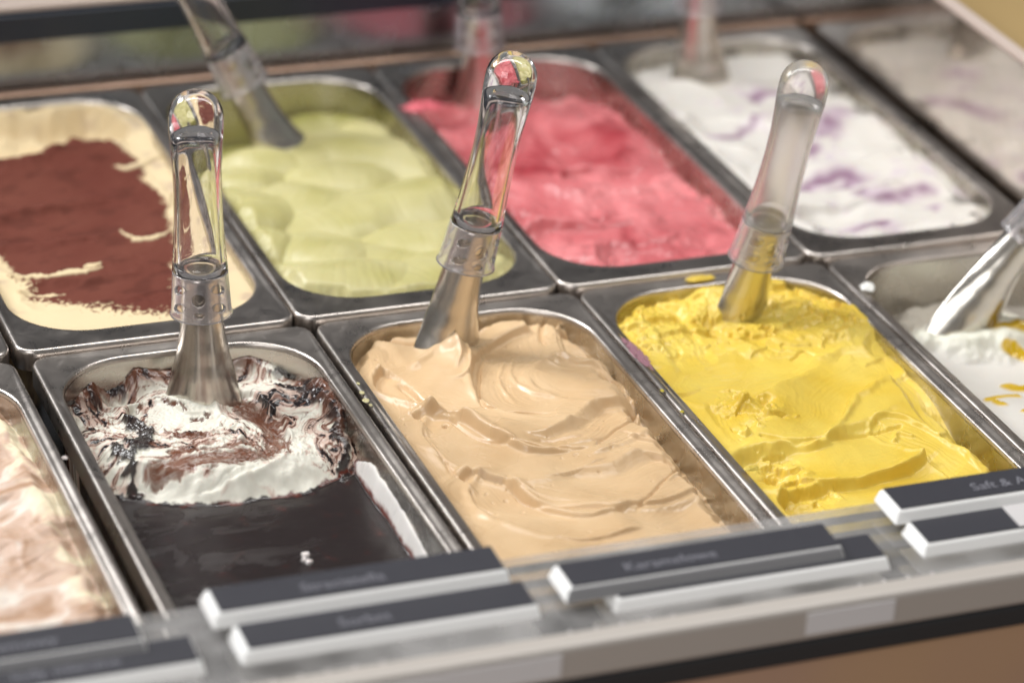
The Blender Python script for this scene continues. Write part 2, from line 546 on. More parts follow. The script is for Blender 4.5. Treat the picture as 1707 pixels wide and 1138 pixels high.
class Field:
    """height field of one pan's gelato, in metres, pan coordinates"""

    def __init__(s, key, res):
        s.key = key
        px, py, pz = PAN[key]
        s.org = np.array([px, py + YO, pz])
        nx = int(2 * (HW + 0.002) / res) + 1
        ny = int(2 * (HL + 0.002) / res) + 1
        gx = np.linspace(-HW - 0.002, HW + 0.002, nx)
        gy = np.linspace(-HL - 0.002, HL + 0.002, ny)
        X, Y = np.meshgrid(gx, gy)
        s.nx, s.ny = nx, ny
        s.x, s.y = X.ravel(), Y.ravel()
        s.sd = sdf_rr(s.x, s.y)
        s.h = np.zeros_like(s.x)
        s.c = np.zeros((len(s.x), 3))
        s.g = np.zeros_like(s.x)

    def loc(s, pts, z=-0.012):
        return np.array([(at(px, py, s.org[2] + z).x - s.org[0], at(px, py, s.org[2] + z).y - s.org[1]) for px, py in pts])

    def path(s, pts, n=48):
        P = np.asarray(pts, float)
        P = np.vstack([2 * P[0] - P[1], P, 2 * P[-1] - P[-2]])
        out = []
        k = len(P) - 3
        for i in range(k):
            p0, p1, p2, p3 = P[i:i + 4]
            t = np.linspace(0, 1, max(2, n // k), endpoint=(i == k - 1))[:, None]
            out.append(0.5 * ((2 * p1) + (-p0 + p2) * t + (2 * p0 - 5 * p1 + 4 * p2 - p3) * t ** 2 + (-p0 + 3 * p1 - 3 * p2 + p3) * t ** 3))
        return np.vstack(out)

    def along(s, Q, x, y):
        """arc length and signed distance (left positive) of points to polyline Q; idx beyond the start is negative"""
        seg = np.diff(Q, axis=0)
        ln = np.hypot(seg[:, 0], seg[:, 1])
        cum = np.concatenate([[0], np.cumsum(ln)])
        best = np.full(len(x), 1e9)
        S = np.zeros(len(x))
        D = np.zeros(len(x))
        for i in range(len(seg)):
            tx, ty = seg[i] / ln[i]
            rx, ry = x - Q[i, 0], y - Q[i, 1]
            t = np.clip(rx * tx + ry * ty, 0, ln[i])
            ex, ey = rx - t * tx, ry - t * ty
            d2 = ex * ex + ey * ey
            m = d2 < best
            best[m] = d2[m]
            S[m] = (cum[i] + t)[m]
            side = np.sign(tx * ry - ty * rx)
            D[m] = (side * np.sqrt(d2))[m]
        return S, D, cum[-1]

    def stroke(s, pix, w, dep=0.004, end=0.0, tilt=0.0, bowl=0.0, edge=(0.06, 0.06), lip=(0.0, 0.0), stri=0.0, taper=0.5, fade=0.35, seed=1, warp=0.0022, base=None, z=-0.012, local=False):
        """one pass of the spatula: a trough with rounded start, sharp or soft edges, raised lips and drag lines"""
        Q = s.path(pix if local else s.loc(pix, z))
        pad = w * 1.6
        m = (s.x > Q[:, 0].min() - pad) & (s.x < Q[:, 0].max() + pad) & (s.y > Q[:, 1].min() - pad) & (s.y < Q[:, 1].max() + pad)
        x, y = s.x[m], s.y[m]
        wx = x + warp * fbm(x * 45, y * 45, 3, seed)
        wy = y + warp * fbm(x * 45, y * 45, 3, seed + 5)
        S, D, T = s.along(Q, wx, wy)
        u = np.clip(S / T, 0, 1)
        hw = w / 2 * (1 - (1 - taper) * u ** 1.5)
        e = np.abs(D) / hw
        ed = np.where(D > 0, edge[0], edge[1])
        k = 1 - sstep(1 - ed, 1 + ed * 0.3, e)
        k = k * (1 - sstep(1 - fade, 1.0, u))
        B = (s.h if base is None else base)[m]
        zz = -dep * (1 - u) - end * u
        ins = B * 0 + (s.base[m] if base is None else B) + zz + tilt * D + bowl * (np.minimum(e, 1) ** 2)
        ins = ins + stri * pn(D * 520 + 3 * pn(S * 30, D * 60, seed + 3), S * 14, seed + 2) * (1 - 0.4 * u)
        h = s.h[m] * (1 - k) + ins * k
        lp = np.where(D > 0, lip[0], lip[1]) * np.exp(-((e - 1.10) / 0.14) ** 2) * (1 - sstep(0.5, 0.95, u)) * (0.8 + 0.4 * fbm(x * 32, y * 32, 2, seed + 9))
        s.h[m] = h + lp
        return m, e, u, k

    def poly(s, pix, z=-0.012, warp=0.002, freq=60, seed=3, rough=3):
        """soft inside/outside distance (metres, negative inside) of a closed outline"""
        P = s.loc(pix, z)
        x = s.x + warp * fbm(s.x * freq, s.y * freq, rough, seed)
        y = s.y + warp * fbm(s.x * freq + 9, s.y * freq - 4, rough, seed + 1)
        d = np.full(len(x), 1e9)
        inside = np.zeros(len(x), bool)
        n = len(P)
        for i in range(n):
            a, b_ = P[i], P[(i + 1) % n]
            vx, vy = b_ - a
            rx, ry = x - a[0], y - a[1]
            t = np.clip((rx * vx + ry * vy) / (vx * vx + vy * vy + 1e-15), 0, 1)
            d = np.minimum(d, np.hypot(rx - t * vx, ry - t * vy))
            cond = ((a[1] > y) != (b_[1] > y))
            xi = (b_[0] - a[0]) * (y - a[1]) / (b_[1] - a[1] + 1e-15) + a[0]
            inside ^= cond & (x < xi)
        return np.where(inside, -d, d)

    def line(s, pix, z=-0.012, warp=0.0015, freq=70, seed=5):
        Q = s.path(s.loc(pix, z), 32)
        x = s.x + warp * fbm(s.x * freq, s.y * freq, 3, seed)
        y = s.y + warp * fbm(s.x * freq + 7, s.y * freq + 2, 3, seed + 1)
        S, D, T = s.along(Q, x, y)
        return np.abs(D), S / T

    def build(s, name, mat, label, cat='gelato', gloss=False, skirt=True):
        nx, ny = s.nx, s.ny
        i, j = np.meshgrid(np.arange(nx - 1), np.arange(ny - 1))
        a = (j * nx + i).ravel()
        F = np.stack([a, a + 1, a + 1 + nx, a + nx], 1)
        keep = s.sd[F].mean(1) < 0.0012
        F = F[keep]
        V = np.stack([s.x, s.y, s.h], 1)
        used = np.unique(F)
        remap = np.full(len(V), -1)
        remap[used] = np.arange(len(used))
        F = remap[F]
        V = V[used]
        C = s.c[used]
        G = s.g[used]
        if skirt:
            E = np.concatenate([F[:, [0, 1]], F[:, [1, 2]], F[:, [2, 3]], F[:, [3, 0]]])
            key = np.sort(E, 1)
            uq, idx, cnt = np.unique(key[:, 0].astype(np.int64) * 10 ** 7 + key[:, 1], return_index=True, return_counts=True)
            be = E[idx[cnt == 1]]
            bv = np.unique(be)
            mp = np.full(len(V), -1)
            mp[bv] = len(V) + np.arange(len(bv))
            sv = V[bv].copy()
            sv[:, 2] = -0.09
            sv[:, :2] *= 0.96
            V = np.vstack([V, sv])
            C = np.vstack([C, C[bv]])
            G = np.concatenate([G, G[bv]])
            F = np.vstack([F, np.stack([be[:, 1], be[:, 0], mp[be[:, 0]], mp[be[:, 1]]], 1)])
        me = grid_mesh(name, V, F, mat, C, G if gloss else None)
        o = link(name, me, None, tuple(s.org))
        tag(o, label, cat)
        return o


def setbase(f, b):
    f.base = b.copy()
    f.h = b.copy()


def wall_drop(f, amount, width, side_mask=1.0, seed=8):
    """the mass has shrunk away from the wall: it slopes down steeply near the edge"""
    n = 0.003 * fbm(f.x * 55, f.y * 55, 3, seed)
    k = sstep(-width, -0.001, f.sd + n)
    f.h -= amount * k * side_mask


# ---- caramel
def caramel():
    f = Field('cara', 0.00058)
    x, y = f.x, f.y
    setbase(f, -0.009 + 0.0042 * fbm(x * 16, y * 16, 2, 3) + 0.002 * np.cos(x / HW * 1.5))
    kw = dict(warp=0.0007)
    st = lambda *a, **k: f.stroke(*a, **{**kw, **k})
    st([(620, 600), (680, 700), (770, 830), (850, 915)], 0.028, 0.002, 0.002, edge=(0.4, 0.5), stri=0.0003, seed=12)
    st([(1190, 830), (1090, 880), (960, 925), (850, 920)], 0.050, 0.003, 0.0, tilt=0.05, edge=(0.35, 0.10), lip=(0.001, 0.0015), stri=0.0002, seed=11)
    st([(1125, 785), (1050, 815), (940, 812), (830, 780)], 0.048, 0.0035, -0.001, tilt=0.13, bowl=0.0, edge=(0.08, 0.40), lip=(0.002, 0.001), stri=0.0003, taper=0.4, seed=13)
    st([(985, 740), (1060, 748), (1140, 770), (1190, 815)], 0.016, 0.0015, 0.0, edge=(0.2, 0.4), lip=(0.0015, 0), stri=0.0003, seed=29)
    st([(800, 818), (870, 858), (965, 885), (1070, 872)], 0.036, 0.0042, 0.0, tilt=-0.10, bowl=0.001, edge=(0.12, 0.06), lip=(0.002, 0.001), stri=0.0002, taper=0.45, fade=0.15, seed=14)
    st([(1043, 690), (1000, 722), (930, 752), (830, 752)], 0.038, 0.0030, -0.001, tilt=0.20, bowl=-0.001, edge=(0.08, 0.35), lip=(0.0025, 0.001), stri=0.0003, taper=0.4, seed=15)
    st([(726, 724), (790, 760), (880, 785), (1010, 762)], 0.041, 0.0045, 0.0, tilt=-0.10, bowl=0.001, edge=(0.12, 0.05), lip=(0.0025, 0.001), stri=0.0002, taper=0.3, fade=0.12, seed=16)
    st([(676, 640), (735, 668), (810, 690), (900, 705)], 0.036, 0.0045, 0.0, tilt=0.16, bowl=0.001, edge=(0.4, 0.10), lip=(0.0, 0.003), stri=0.0002, taper=0.7, seed=17)
    st([(1030, 590), (940, 580), (855, 598), (835, 655), (900, 688), (1030, 668)], 0.036, 0.004, 0.002, tilt=0.07, bowl=0.001, edge=(0.4, 0.09), lip=(0.001, 0.002), stri=0.0003, taper=0.8, seed=18)
    st([(930, 640), (985, 655), (1045, 640), (1060, 600)], 0.036, -0.001, 0.0, tilt=-0.10, bowl=-0.003, edge=(0.5, 0.25), lip=(0.0, 0.001), stri=0.00025, seed=19)
    st([(900, 535), (905, 575), (930, 605), (1000, 618)], 0.020, 0.003, 0.001, tilt=0.12, edge=(0.12, 0.3), lip=(0.002, 0.0005), stri=0.0003, seed=20)
    # peak pulled up by the spatula, its ridges, curls
    for (px, py), r, hgt in (((757, 600), 0.0075, 0.010), ((768, 618), 0.006, 0.003), ((735, 580), 0.012, 0.003), ((912, 545), 0.010, 0.005), ((690, 575), 0.012, -0.003), ((925, 606), 0.004, 0.003), ((1062, 664), 0.005, 0.004), ((1010, 600), 0.007, 0.003)):
        q = f.loc([(px, py)])[0]
        d = np.hypot(x - q[0] + 0.001 * pn(x * 150, y * 150, 4), (y - q[1]) * 0.8)
        f.h += hgt * np.exp(-(d / r) ** 2)
    for pts, a, wd in (([(772, 590), (784, 620), (777, 640), (745, 648)], 0.0020, 0.0012), ([(750, 585), (766, 615), (757, 635)], 0.0014, 0.0011), ([(905, 602), (935, 597), (960, 612), (1000, 614), (1052, 655), (1062, 672)], 0.0026, 0.0017), ([(680, 628), (720, 602), (750, 577)], 0.002, 0.003), ([(860, 590), (850, 630), (880, 660), (940, 672)], 0.0010, 0.0014), ([(842, 600), (833, 645), (865, 682)], 0.0010, 0.0012),
                       ([(752, 694), (722, 690), (703, 712), (710, 745), (740, 785)], 0.0026, 0.0030), ([(838, 792), (800, 792), (782, 814), (795, 848), (830, 880)], 0.0026, 0.0030), ([(1068, 668), (1060, 690), (1035, 712)], 0.0016, 0.0014), ([(1150, 750), (1140, 780), (1105, 815)], 0.0016, 0.0016), ([(880, 750), (930, 742), (990, 728)], -0.0016, 0.0016), ([(900, 765), (960, 750), (1010, 735)], 0.0012, 0.0016)):
        d, u = f.line(pts, warp=0.0006)
        f.h += a * np.exp(-(d / wd) ** 2) * sstep(0, 0.2, u) * (1 - sstep(0.75, 1.0, u))
    for px, py in ((743, 712), (1170, 820), (1120, 745)):
        q = f.loc([(px, py)])[0]
        f.h -= 0.0035 * np.exp(-(np.hypot(x - q[0], y - q[1]) / 0.0014) ** 2)
    for pts, a, wd in (([(735, 692), (800, 738), (880, 756), (990, 758)], 0.0016, 0.0010), ([(704, 716), (718, 750), (765, 800)], 0.0020, 0.0009), ([(838, 792), (880, 832), (960, 852), (1060, 862)], 0.0016, 0.0010), ([(783, 812), (798, 840), (830, 862)], 0.0020, 0.0009),
                       ([(1062, 676), (1050, 702), (1020, 725), (985, 758)], 0.0018, 0.0009), ([(1137, 765), (1120, 792), (1090, 827), (1055, 862)], 0.0018, 0.0009), ([(662, 636), (690, 662), (720, 682), (748, 692)], 0.0034, 0.0020), ([(803, 600), (797, 650), (803, 684), (830, 693), (940, 696)], 0.0022, 0.0010), ([(1030, 722), (1080, 735), (1130, 748)], 0.0014, 0.0012), ([(905, 545), (902, 570), (915, 585)], 0.0025, 0.0012), ([(1045, 640), (1052, 665), (1075, 672)], 0.0012, 0.0010)):
        d, u = f.line(pts, warp=0.0005)
        f.h -= a * np.exp(-(d / wd) ** 2) * sstep(0, 0.15, u) * (1 - sstep(0.8, 1.0, u))
    d, u = f.line([(640, 578), (690, 584), (760, 574), (800, 560)], warp=0.0006)
    f.h -= 0.004 * np.exp(-(d / 0.0025) ** 2)
    f.h += 0.00008 * fbm(x * 260, y * 260, 3, 40) + 0.0002 * fbm(x * 60, y * 60, 2, 41)
    right = sstep(0.02, 0.07, x) * sstep(0.14, 0.02, y)
    wall_drop(f, 0.011, 0.012, right, 42)
    wall_drop(f, 0.008, 0.008, sstep(0.10, 0.155, y), 43)
    f.h -= 0.012 * sstep(0.05, -0.16, y) * 0.3
    c0, c1 = np.array([0.60, 0.405, 0.220]), np.array([0.68, 0.485, 0.285])
    t = np.clip(0.5 + 0.5 * fbm(x * 30, y * 30, 3, 45), 0, 1)
    f.c = c0 * (1 - t[:, None]) + c1 * t[:, None]
    patch = sstep(0.0, 0.5, fbm(x * 26, y * 26, 3, 46))
    f.h -= 0.0008 * sstep(0.62, 0.72, pn(x * 260, y * 260, 47)) * patch
    f.g = 0.55 * sstep(-0.1, 0.5, fbm(x * 22, y * 22, 3, 48))
    f.build('caramel_gelato', gelato_mat('caramel_cream', 0.38, 0.05, 0.10, gloss=True), 'smooth caramel beige gelato with swirling spatula marks and peaks', gloss=True)


caramel()


# ---- yellow
def mango():
    f = Field('mango', 0.00058)
    x, y = f.x, f.y
    setbase(f, -0.006 + 0.004 * fbm(x * 13, y * 13, 2, 60) - 0.010 * sstep(-0.02, -0.16, y))
    st = f.stroke
    st([(1100, 540), (1140, 600), (1200, 690), (1260, 770)], 0.030, 0.003, 0.002, edge=(0.3, 0.4), stri=0.0003, seed=61, warp=0.0015)
    st([(1480, 590), (1540, 670), (1600, 740), (1650, 790)], 0.030, 0.004, 0.004, edge=(0.4, 0.3), stri=0.0004, seed=67, warp=0.0015)
    st([(1180, 660), (1290, 630), (1390, 640), (1450, 690)], 0.050, 0.005, 0.001, tilt=0.06, bowl=0.003, edge=(0.3, 0.15), lip=(0.001, 0.001), stri=0.0002, seed=62)
    st([(1440, 620), (1370, 660), (1330, 720), (1240, 740)], 0.040, 0.004, 0.001, tilt=-0.08, bowl=0.002, edge=(0.12, 0.3), lip=(0.002, 0.001), stri=0.0002, taper=0.8, seed=63)
    st([(1290, 790), (1390, 775), (1480, 740), (1560, 690)], 0.048, 0.007, 0.001, tilt=-0.08, bowl=0.002, edge=(0.22, 0.10), lip=(0.001, 0.002), stri=0.0002, taper=0.7, seed=64)
    st([(1492, 722), (1540, 742), (1590, 770), (1620, 800)], 0.026, 0.003, 0.004, tilt=0.08, edge=(0.14, 0.14), lip=(0.002, 0.0015), stri=0.0004, seed=65)
    st([(1350, 845), (1450, 820), (1540, 790), (1600, 750)], 0.034, 0.009, 0.005, tilt=-0.10, edge=(0.2, 0.2), lip=(0.001, 0.001), stri=0.0003, seed=66)
    crumb = fbm(x * 75, y * 75, 5, 70, 0.48)
    crumb2 = np.abs(fbm(x * 210, y * 210, 4, 71, 0.6))
    back = sstep(0.065, 0.115, y + 0.02 * fbm(x * 30, y * 30, 3, 72))
    m = np.zeros_like(x)
    for (px, py), r in (((1230, 690), 0.018), ((1280, 700), 0.012), ((1300, 780), 0.020), ((1340, 820), 0.020), ((1230, 550), 0.018), ((1320, 550), 0.024), ((1240, 735), 0.010)):
        q = f.loc([(px, py)])[0]
        d = np.hypot(x - q[0], y - q[1]) + 0.008 * fbm(x * 60, y * 60, 3, 73)
        m = np.maximum(m, 1 - sstep(r * 0.4, r, d))
    k = np.maximum(back, m)
    chunk = sstep(-0.02, 0.16, fbm(x * 62 + 0.8 * fbm(x * 30, y * 30, 2, 98), y * 62, 3, 97)) - 0.5
    f.h += k * (0.0034 * chunk + 0.0016 * crumb + 0.0008 * crumb2) + 0.003 * back
    # mound behind, hollow pits, ridge over the wall
    for (px, py), r, hgt in (((1200, 525), 0.014, 0.007), ((1330, 540), 0.018, 0.006), ((1120, 510), 0.010, 0.004), ((1290, 505), 0.012, 0.005), ((1420, 560), 0.020, 0.003), ((1160, 490), 0.010, -0.010), ((1380, 500), 0.014, -0.008), ((1180, 560), 0.012, -0.005), ((1275, 690), 0.004, -0.005), ((1240, 695), 0.006, 0.004), ((1300, 790), 0.008, -0.010), ((1335, 790), 0.007, 0.004)):
        q = f.loc([(px, py)])[0]
        d = np.hypot(x - q[0], y - q[1]) + 0.003 * fbm(x * 90, y * 90, 3, 74)
        f.h += hgt * np.exp(-np.maximum(d, 0) ** 2 / r ** 2)
    for pts, a, wd in (([(1270, 740), (1340, 745), (1420, 730), (1500, 715)], -0.002, 0.0015), ([(1320, 610), (1340, 600), (1355, 605)], -0.002, 0.0012), ([(1490, 735), (1500, 725), (1520, 730)], 0.002, 0.0015)):
        d, u = f.line(pts, warp=0.001)
        f.h += a * np.exp(-(d / wd) ** 2)
    f.h += 0.0003 * fbm(x * 60, y * 60, 3, 75) + 0.00012 * np.abs(fbm(x * 420, y * 420, 2, 76))
    right = sstep(0.02, 0.07, x) * sstep(0.03, -0.05, y)
    wall_drop(f, 0.014, 0.012, right, 77)
    wall_drop(f, 0.010, 0.010, sstep(0.11, 0.155, y), 78)
    f.h = np.where(f.sd > -0.004, np.minimum(f.h, -0.001), f.h)
    c0, c1 = np.array([0.70, 0.48, 0.045]), np.array([0.78, 0.60, 0.12])
    t = np.clip(0.5 + 0.5 * fbm(x * 25, y * 25, 3, 79), 0, 1)
    f.c = c0 * (1 - t[:, None]) + c1 * t[:, None]
    f.build('yellow_gelato', gelato_mat('mango_cream', 0.36, 0.10, 0.10, 1200), 'bright yellow gelato with crumbly edges and smooth scraped middle')


mango()


# ---- stracciatella
def strac():
    f = Field('strac', 0.00050)
    x, y = f.x, f.y
    wx = x + 0.010 * fbm(x * 22, y * 22, 3, 80)
    wy = y + 0.010 * fbm(x * 22 + 5, y * 22 + 3, 3, 81)
    ZP = -0.027
    # pool of dark sauce in front, the mound behind
    mound = f.poly([(60, 640), (200, 560), (420, 520), (620, 590), (640, 700), (590, 775), (520, 808), (400, 828), (300, 830), (205, 822), (120, 760)], z=-0.022, warp=0.003, freq=45, seed=82)
    prof = sstep(0.0015, -0.020, mound)
    top = -0.0125 + 0.003 * fbm(x * 20, y * 20, 3, 84) - 0.006 * sstep(0.05, 0.13, y)
    base = ZP + 0.0003 * fbm(x * 25, y * 25, 3, 83)
    setbase(f, base * (1 - prof) + top * prof)
    st = f.stroke
    st([(250, 670), (300, 690), (360, 690), (420, 660)], 0.028, 0.003, 0.0, tilt=0.1, edge=(0.15, 0.08), lip=(0.002, 0.002), stri=0.0006, seed=85)
    st([(400, 660), (440, 700), (430, 750), (340, 775), (260, 785)], 0.026, 0.003, 0.001, tilt=-0.1, bowl=0.002, edge=(0.1, 0.1), lip=(0.0015, 0.002), stri=0.0010, taper=0.8, seed=86)
    st([(150, 660), (200, 700), (250, 740)], 0.024, 0.003, 0.0, edge=(0.2, 0.2), stri=0.0010, seed=87)
    for (px, py), r, hgt in (((330, 650), 0.012, 0.006), ((460, 660), 0.010, 0.004), ((140, 635), 0.008, 0.007), ((190, 640), 0.013, -0.016), ((250, 615), 0.012, -0.010), ((520, 700), 0.012, 0.002), ((400, 790), 0.02, 0.003), ((260, 790), 0.015, 0.003), ((525, 625), 0.014, -0.014), ((470, 590), 0.010, -0.006)):
        q = f.loc([(px, py)], -0.016)[0]
        d = np.hypot(x - q[0], y - q[1]) + 0.002 * fbm(x * 90, y * 90, 3, 88)
        f.h += hgt * np.exp(-np.maximum(d, 0) ** 2 / r ** 2) * prof
    rough = prof * (0.35 + 0.65 * sstep(-0.1, 0.3, fbm(x * 18, y * 18, 3, 89)))
    f.h += rough * (0.0009 * fbm(x * 150, y * 150, 4, 90, 0.6) + 0.0010 * np.abs(fbm(x * 230, y * 230, 3, 91)))
    # smears that climb the wall beside and behind the mound, a white one beside the pool
    jag = fbm(x * 160 + y * 90, y * 150, 3, 112)
    climb = sstep(-0.013, -0.001, f.sd + 0.001 * jag) * sstep(-0.05, 0.02, y)
    rise = np.clip(0.6 + 0.55 * fbm(x * 20, y * 20, 2, 113), 0, 1)
    f.h = f.h + climb * prof * (np.minimum(-0.004, f.h + 0.02) - f.h) * rise
    side = sstep(0.030, 0.055, x) * sstep(0.06, 0.03, y) * sstep(-0.165, -0.11, y)
    top_w = -0.013 - 0.10 * np.clip(-0.01 - y, 0, 1) + 0.0016 * fbm(y * 70, y * 0 + x * 20, 2, 114)
    ramp = sstep(-0.0055, -0.0006, f.sd + 0.0008 * fbm(x * 40, y * 40, 2, 115))
    f.h = np.maximum(f.h, f.h * (1 - side) + side * (ZP + (top_w - ZP) * ramp))
    # colour: white cream, pink-brown marbling, dark chocolate
    white = np.array([0.72, 0.70, 0.61])
    pink = np.array([0.60, 0.43, 0.36])
    milk = np.array([0.165, 0.062, 0.034])
    dark = np.array([0.016, 0.011, 0.012])
    f.c = np.tile(white, (len(x), 1))
    sx = wx * 34 + 1.9 * fbm(x * 18, y * 18, 3, 92)
    sy = wy * 88 + 3.2 * fbm(x * 16, y * 16, 3, 93)
    mar = fbm(sx, sy, 5, 94, 0.62)
    veins = 1 - np.abs(fbm(sx * 1.2 + 4, sy * 1.2, 4, 95, 0.55)) * 3.0
    zone = np.full_like(x, 0.56)
    for (px, py), r, a in (((150, 670), 0.030, 1), ((230, 720), 0.030, 1), ((480, 620), 0.036, 1), ((545, 690), 0.028, 1), ((400, 720), 0.020, 0.8), ((330, 765), 0.022, 0.8), ((260, 620), 0.03, 1), ((190, 620), 0.03, 1), ((570, 740), 0.018, 1), ((430, 590), 0.03, 1),
                           ((330, 675), 0.022, 0.10), ((400, 800), 0.022, 0.0), ((260, 800), 0.018, 0.0), ((500, 790), 0.018, 0.1), ((320, 815), 0.02, 0.0), ((500, 740), 0.014, 0.25), ((440, 640), 0.008, 0.2), ((330, 700), 0.014, 0.05)):
        q = f.loc([(px, py)], -0.016)[0]
        k = np.exp(-(np.hypot(x - q[0], y - q[1]) / r) ** 2 * 1.6)
        zone = zone * (1 - k) + a * k
    zone = np.clip(zone + 0.18 * fbm(x * 40, y * 40, 3, 96), 0, 1)
    f.c = lerp3(f.c, pink, np.clip(sstep(0.0, 0.55, mar + 0.8 * zone - 0.28), 0, 1) * sstep(0.1, 0.40, zone) * 0.9)
    f.c = lerp3(f.c, milk, sstep(0.30, 0.62, veins * 0.5 + mar * 0.45 + 0.62 * zone - 0.30) * sstep(0.12, 0.5, zone))
    fine = fbm(x * 190, y * 190, 3, 97)
    dk = sstep(0.40, 0.55, mar * 0.75 + zone * 0.50 + 0.16 * fine - 0.22) * sstep(0.35, 0.70, zone)
    f.c = lerp3(f.c, dark, dk)
    gl = dk * 0.9
    for pts, wd, cc, sd_ in (([(395, 655), (425, 680), (455, 715), (450, 745), (400, 765), (330, 775), (255, 785)], 0.0075, milk, 101), ([(420, 735), (360, 752), (290, 758)], 0.005, milk, 102), ([(262, 650), (300, 672), (330, 690), (345, 680)], 0.0012, milk * 0.7, 103), ([(455, 700), (475, 720), (480, 755)], 0.0016, milk, 104), ([(270, 700), (290, 720), (330, 722), (350, 715)], 0.003, milk, 105)):
        d, u = f.line(pts, z=-0.014, warp=0.002, freq=80, seed=sd_)
        k = 1 - sstep(wd * 0.55, wd, d + 0.0020 * fbm(sx * 3, sy * 3, 3, sd_ + 20))
        cv = np.clip(0.5 + 0.9 * fbm(d * 700, u * 9, 2, sd_ + 40), 0, 1)
        f.c = lerp3(f.c, cc, k * (0.70 + 0.30 * cv))
        gl = np.maximum(gl, k * 0.8)
        f.h -= 0.0010 * k
    for pts, wd in (([(215, 690), (240, 720), (235, 745)], 0.007), ([(190, 735), (215, 760), (225, 790)], 0.005), ([(130, 640), (160, 655)], 0.004), ([(440, 590), (500, 590), (540, 620)], 0.007), ([(410, 578), (470, 575), (520, 590)], 0.006), ([(560, 700), (575, 760)], 0.004), ([(470, 640), (520, 655), (550, 690)], 0.004), ([(200, 600), (260, 590), (300, 585)], 0.005)):
        d, u = f.line(pts, z=-0.014, warp=0.004, freq=70, seed=106)
        k = 1 - sstep(wd * 0.5, wd, d + 0.0035 * fbm(x * 150, y * 150, 3, 107))
        f.c = lerp3(f.c, dark, k * 0.95)
        f.h += 0.0012 * k
        gl = np.maximum(gl, k)
    sm_ = climb * prof
    f.c = lerp3(f.c, milk * 0.8, sm_ * sstep(-0.25, 0.25, fbm(x * 60 + y * 30, y * 60, 4, 119)) * 0.9)
    f.c = lerp3(f.c, dark, sm_ * sstep(0.10, 0.35, fbm(x * 90, y * 90, 4, 120)))
    gl = np.maximum(gl, sm_ * 0.7)
    # sauce pool in front
    ragged = mound + 0.0016 * fbm(x * 130, y * 130, 4, 108)
    sauce = sstep(-0.0026, -0.0012, ragged)
    residue = side * ramp
    sc = np.tile(np.array([0.018, 0.012, 0.012]), (len(x), 1))
    sm = sstep(-0.1, 0.8, fbm(x * 32 + 1.5 * fbm(x * 20, y * 20, 2, 121), y * 60, 5, 109, 0.6)) * sstep(0.05, -0.03, x)
    f.h += sauce * (0.0002 * fbm(x * 30, y * 50, 3, 122) + 0.0002 * sm)
    sc = lerp3(sc, (0.050, 0.043, 0.042), sm * 0.6)
    f.c = f.c * (1 - sauce[:, None]) + sc * sauce[:, None]
    r2 = sstep(0.10, 0.30, residue + 0.10 * fbm(x * 90, y * 90, 3, 116))
    f.c = lerp3(f.c, (0.14, 0.022, 0.012), sstep(0.02, 0.12, residue + 0.05 * fbm(x * 90, y * 90, 3, 117)) * sauce)
    f.c = lerp3(f.c, (0.76, 0.73, 0.70), r2 * sauce)
    redge = np.exp(-((ragged + 0.0012) / 0.0013) ** 2) * sstep(-0.1, 0.4, fbm(x * 60, y * 60, 3, 110))
    f.c = lerp3(f.c, (0.12, 0.022, 0.012), redge * 0.85)
    gl = np.maximum(gl, sauce * (1 - r2) * (0.70 - 0.6 * sm))
    for px, py, r in ((510, 927, 0.0026), (514, 938, 0.0020), (507, 934, 0.0014)):
        q = f.loc([(px, py)], ZP)[0]
        k = 1 - sstep(r * 0.6, r, np.hypot(x - q[0], y - q[1]) + 0.0014 * fbm(x * 380, y * 380, 2, 118))
        f.c = lerp3(f.c, (0.76, 0.70, 0.68), k)
        f.h += 0.0016 * k
        gl = gl * (1 - k)
    f.g = np.clip(gl, 0, 1)
    f.build('stracciatella_gelato', gelato_mat('stracciatella_cream', 0.48, 0.06, 0.2, 1200, gloss=True), 'white gelato mound marbled with chocolate above a dark sauce pool', gloss=True)


strac()


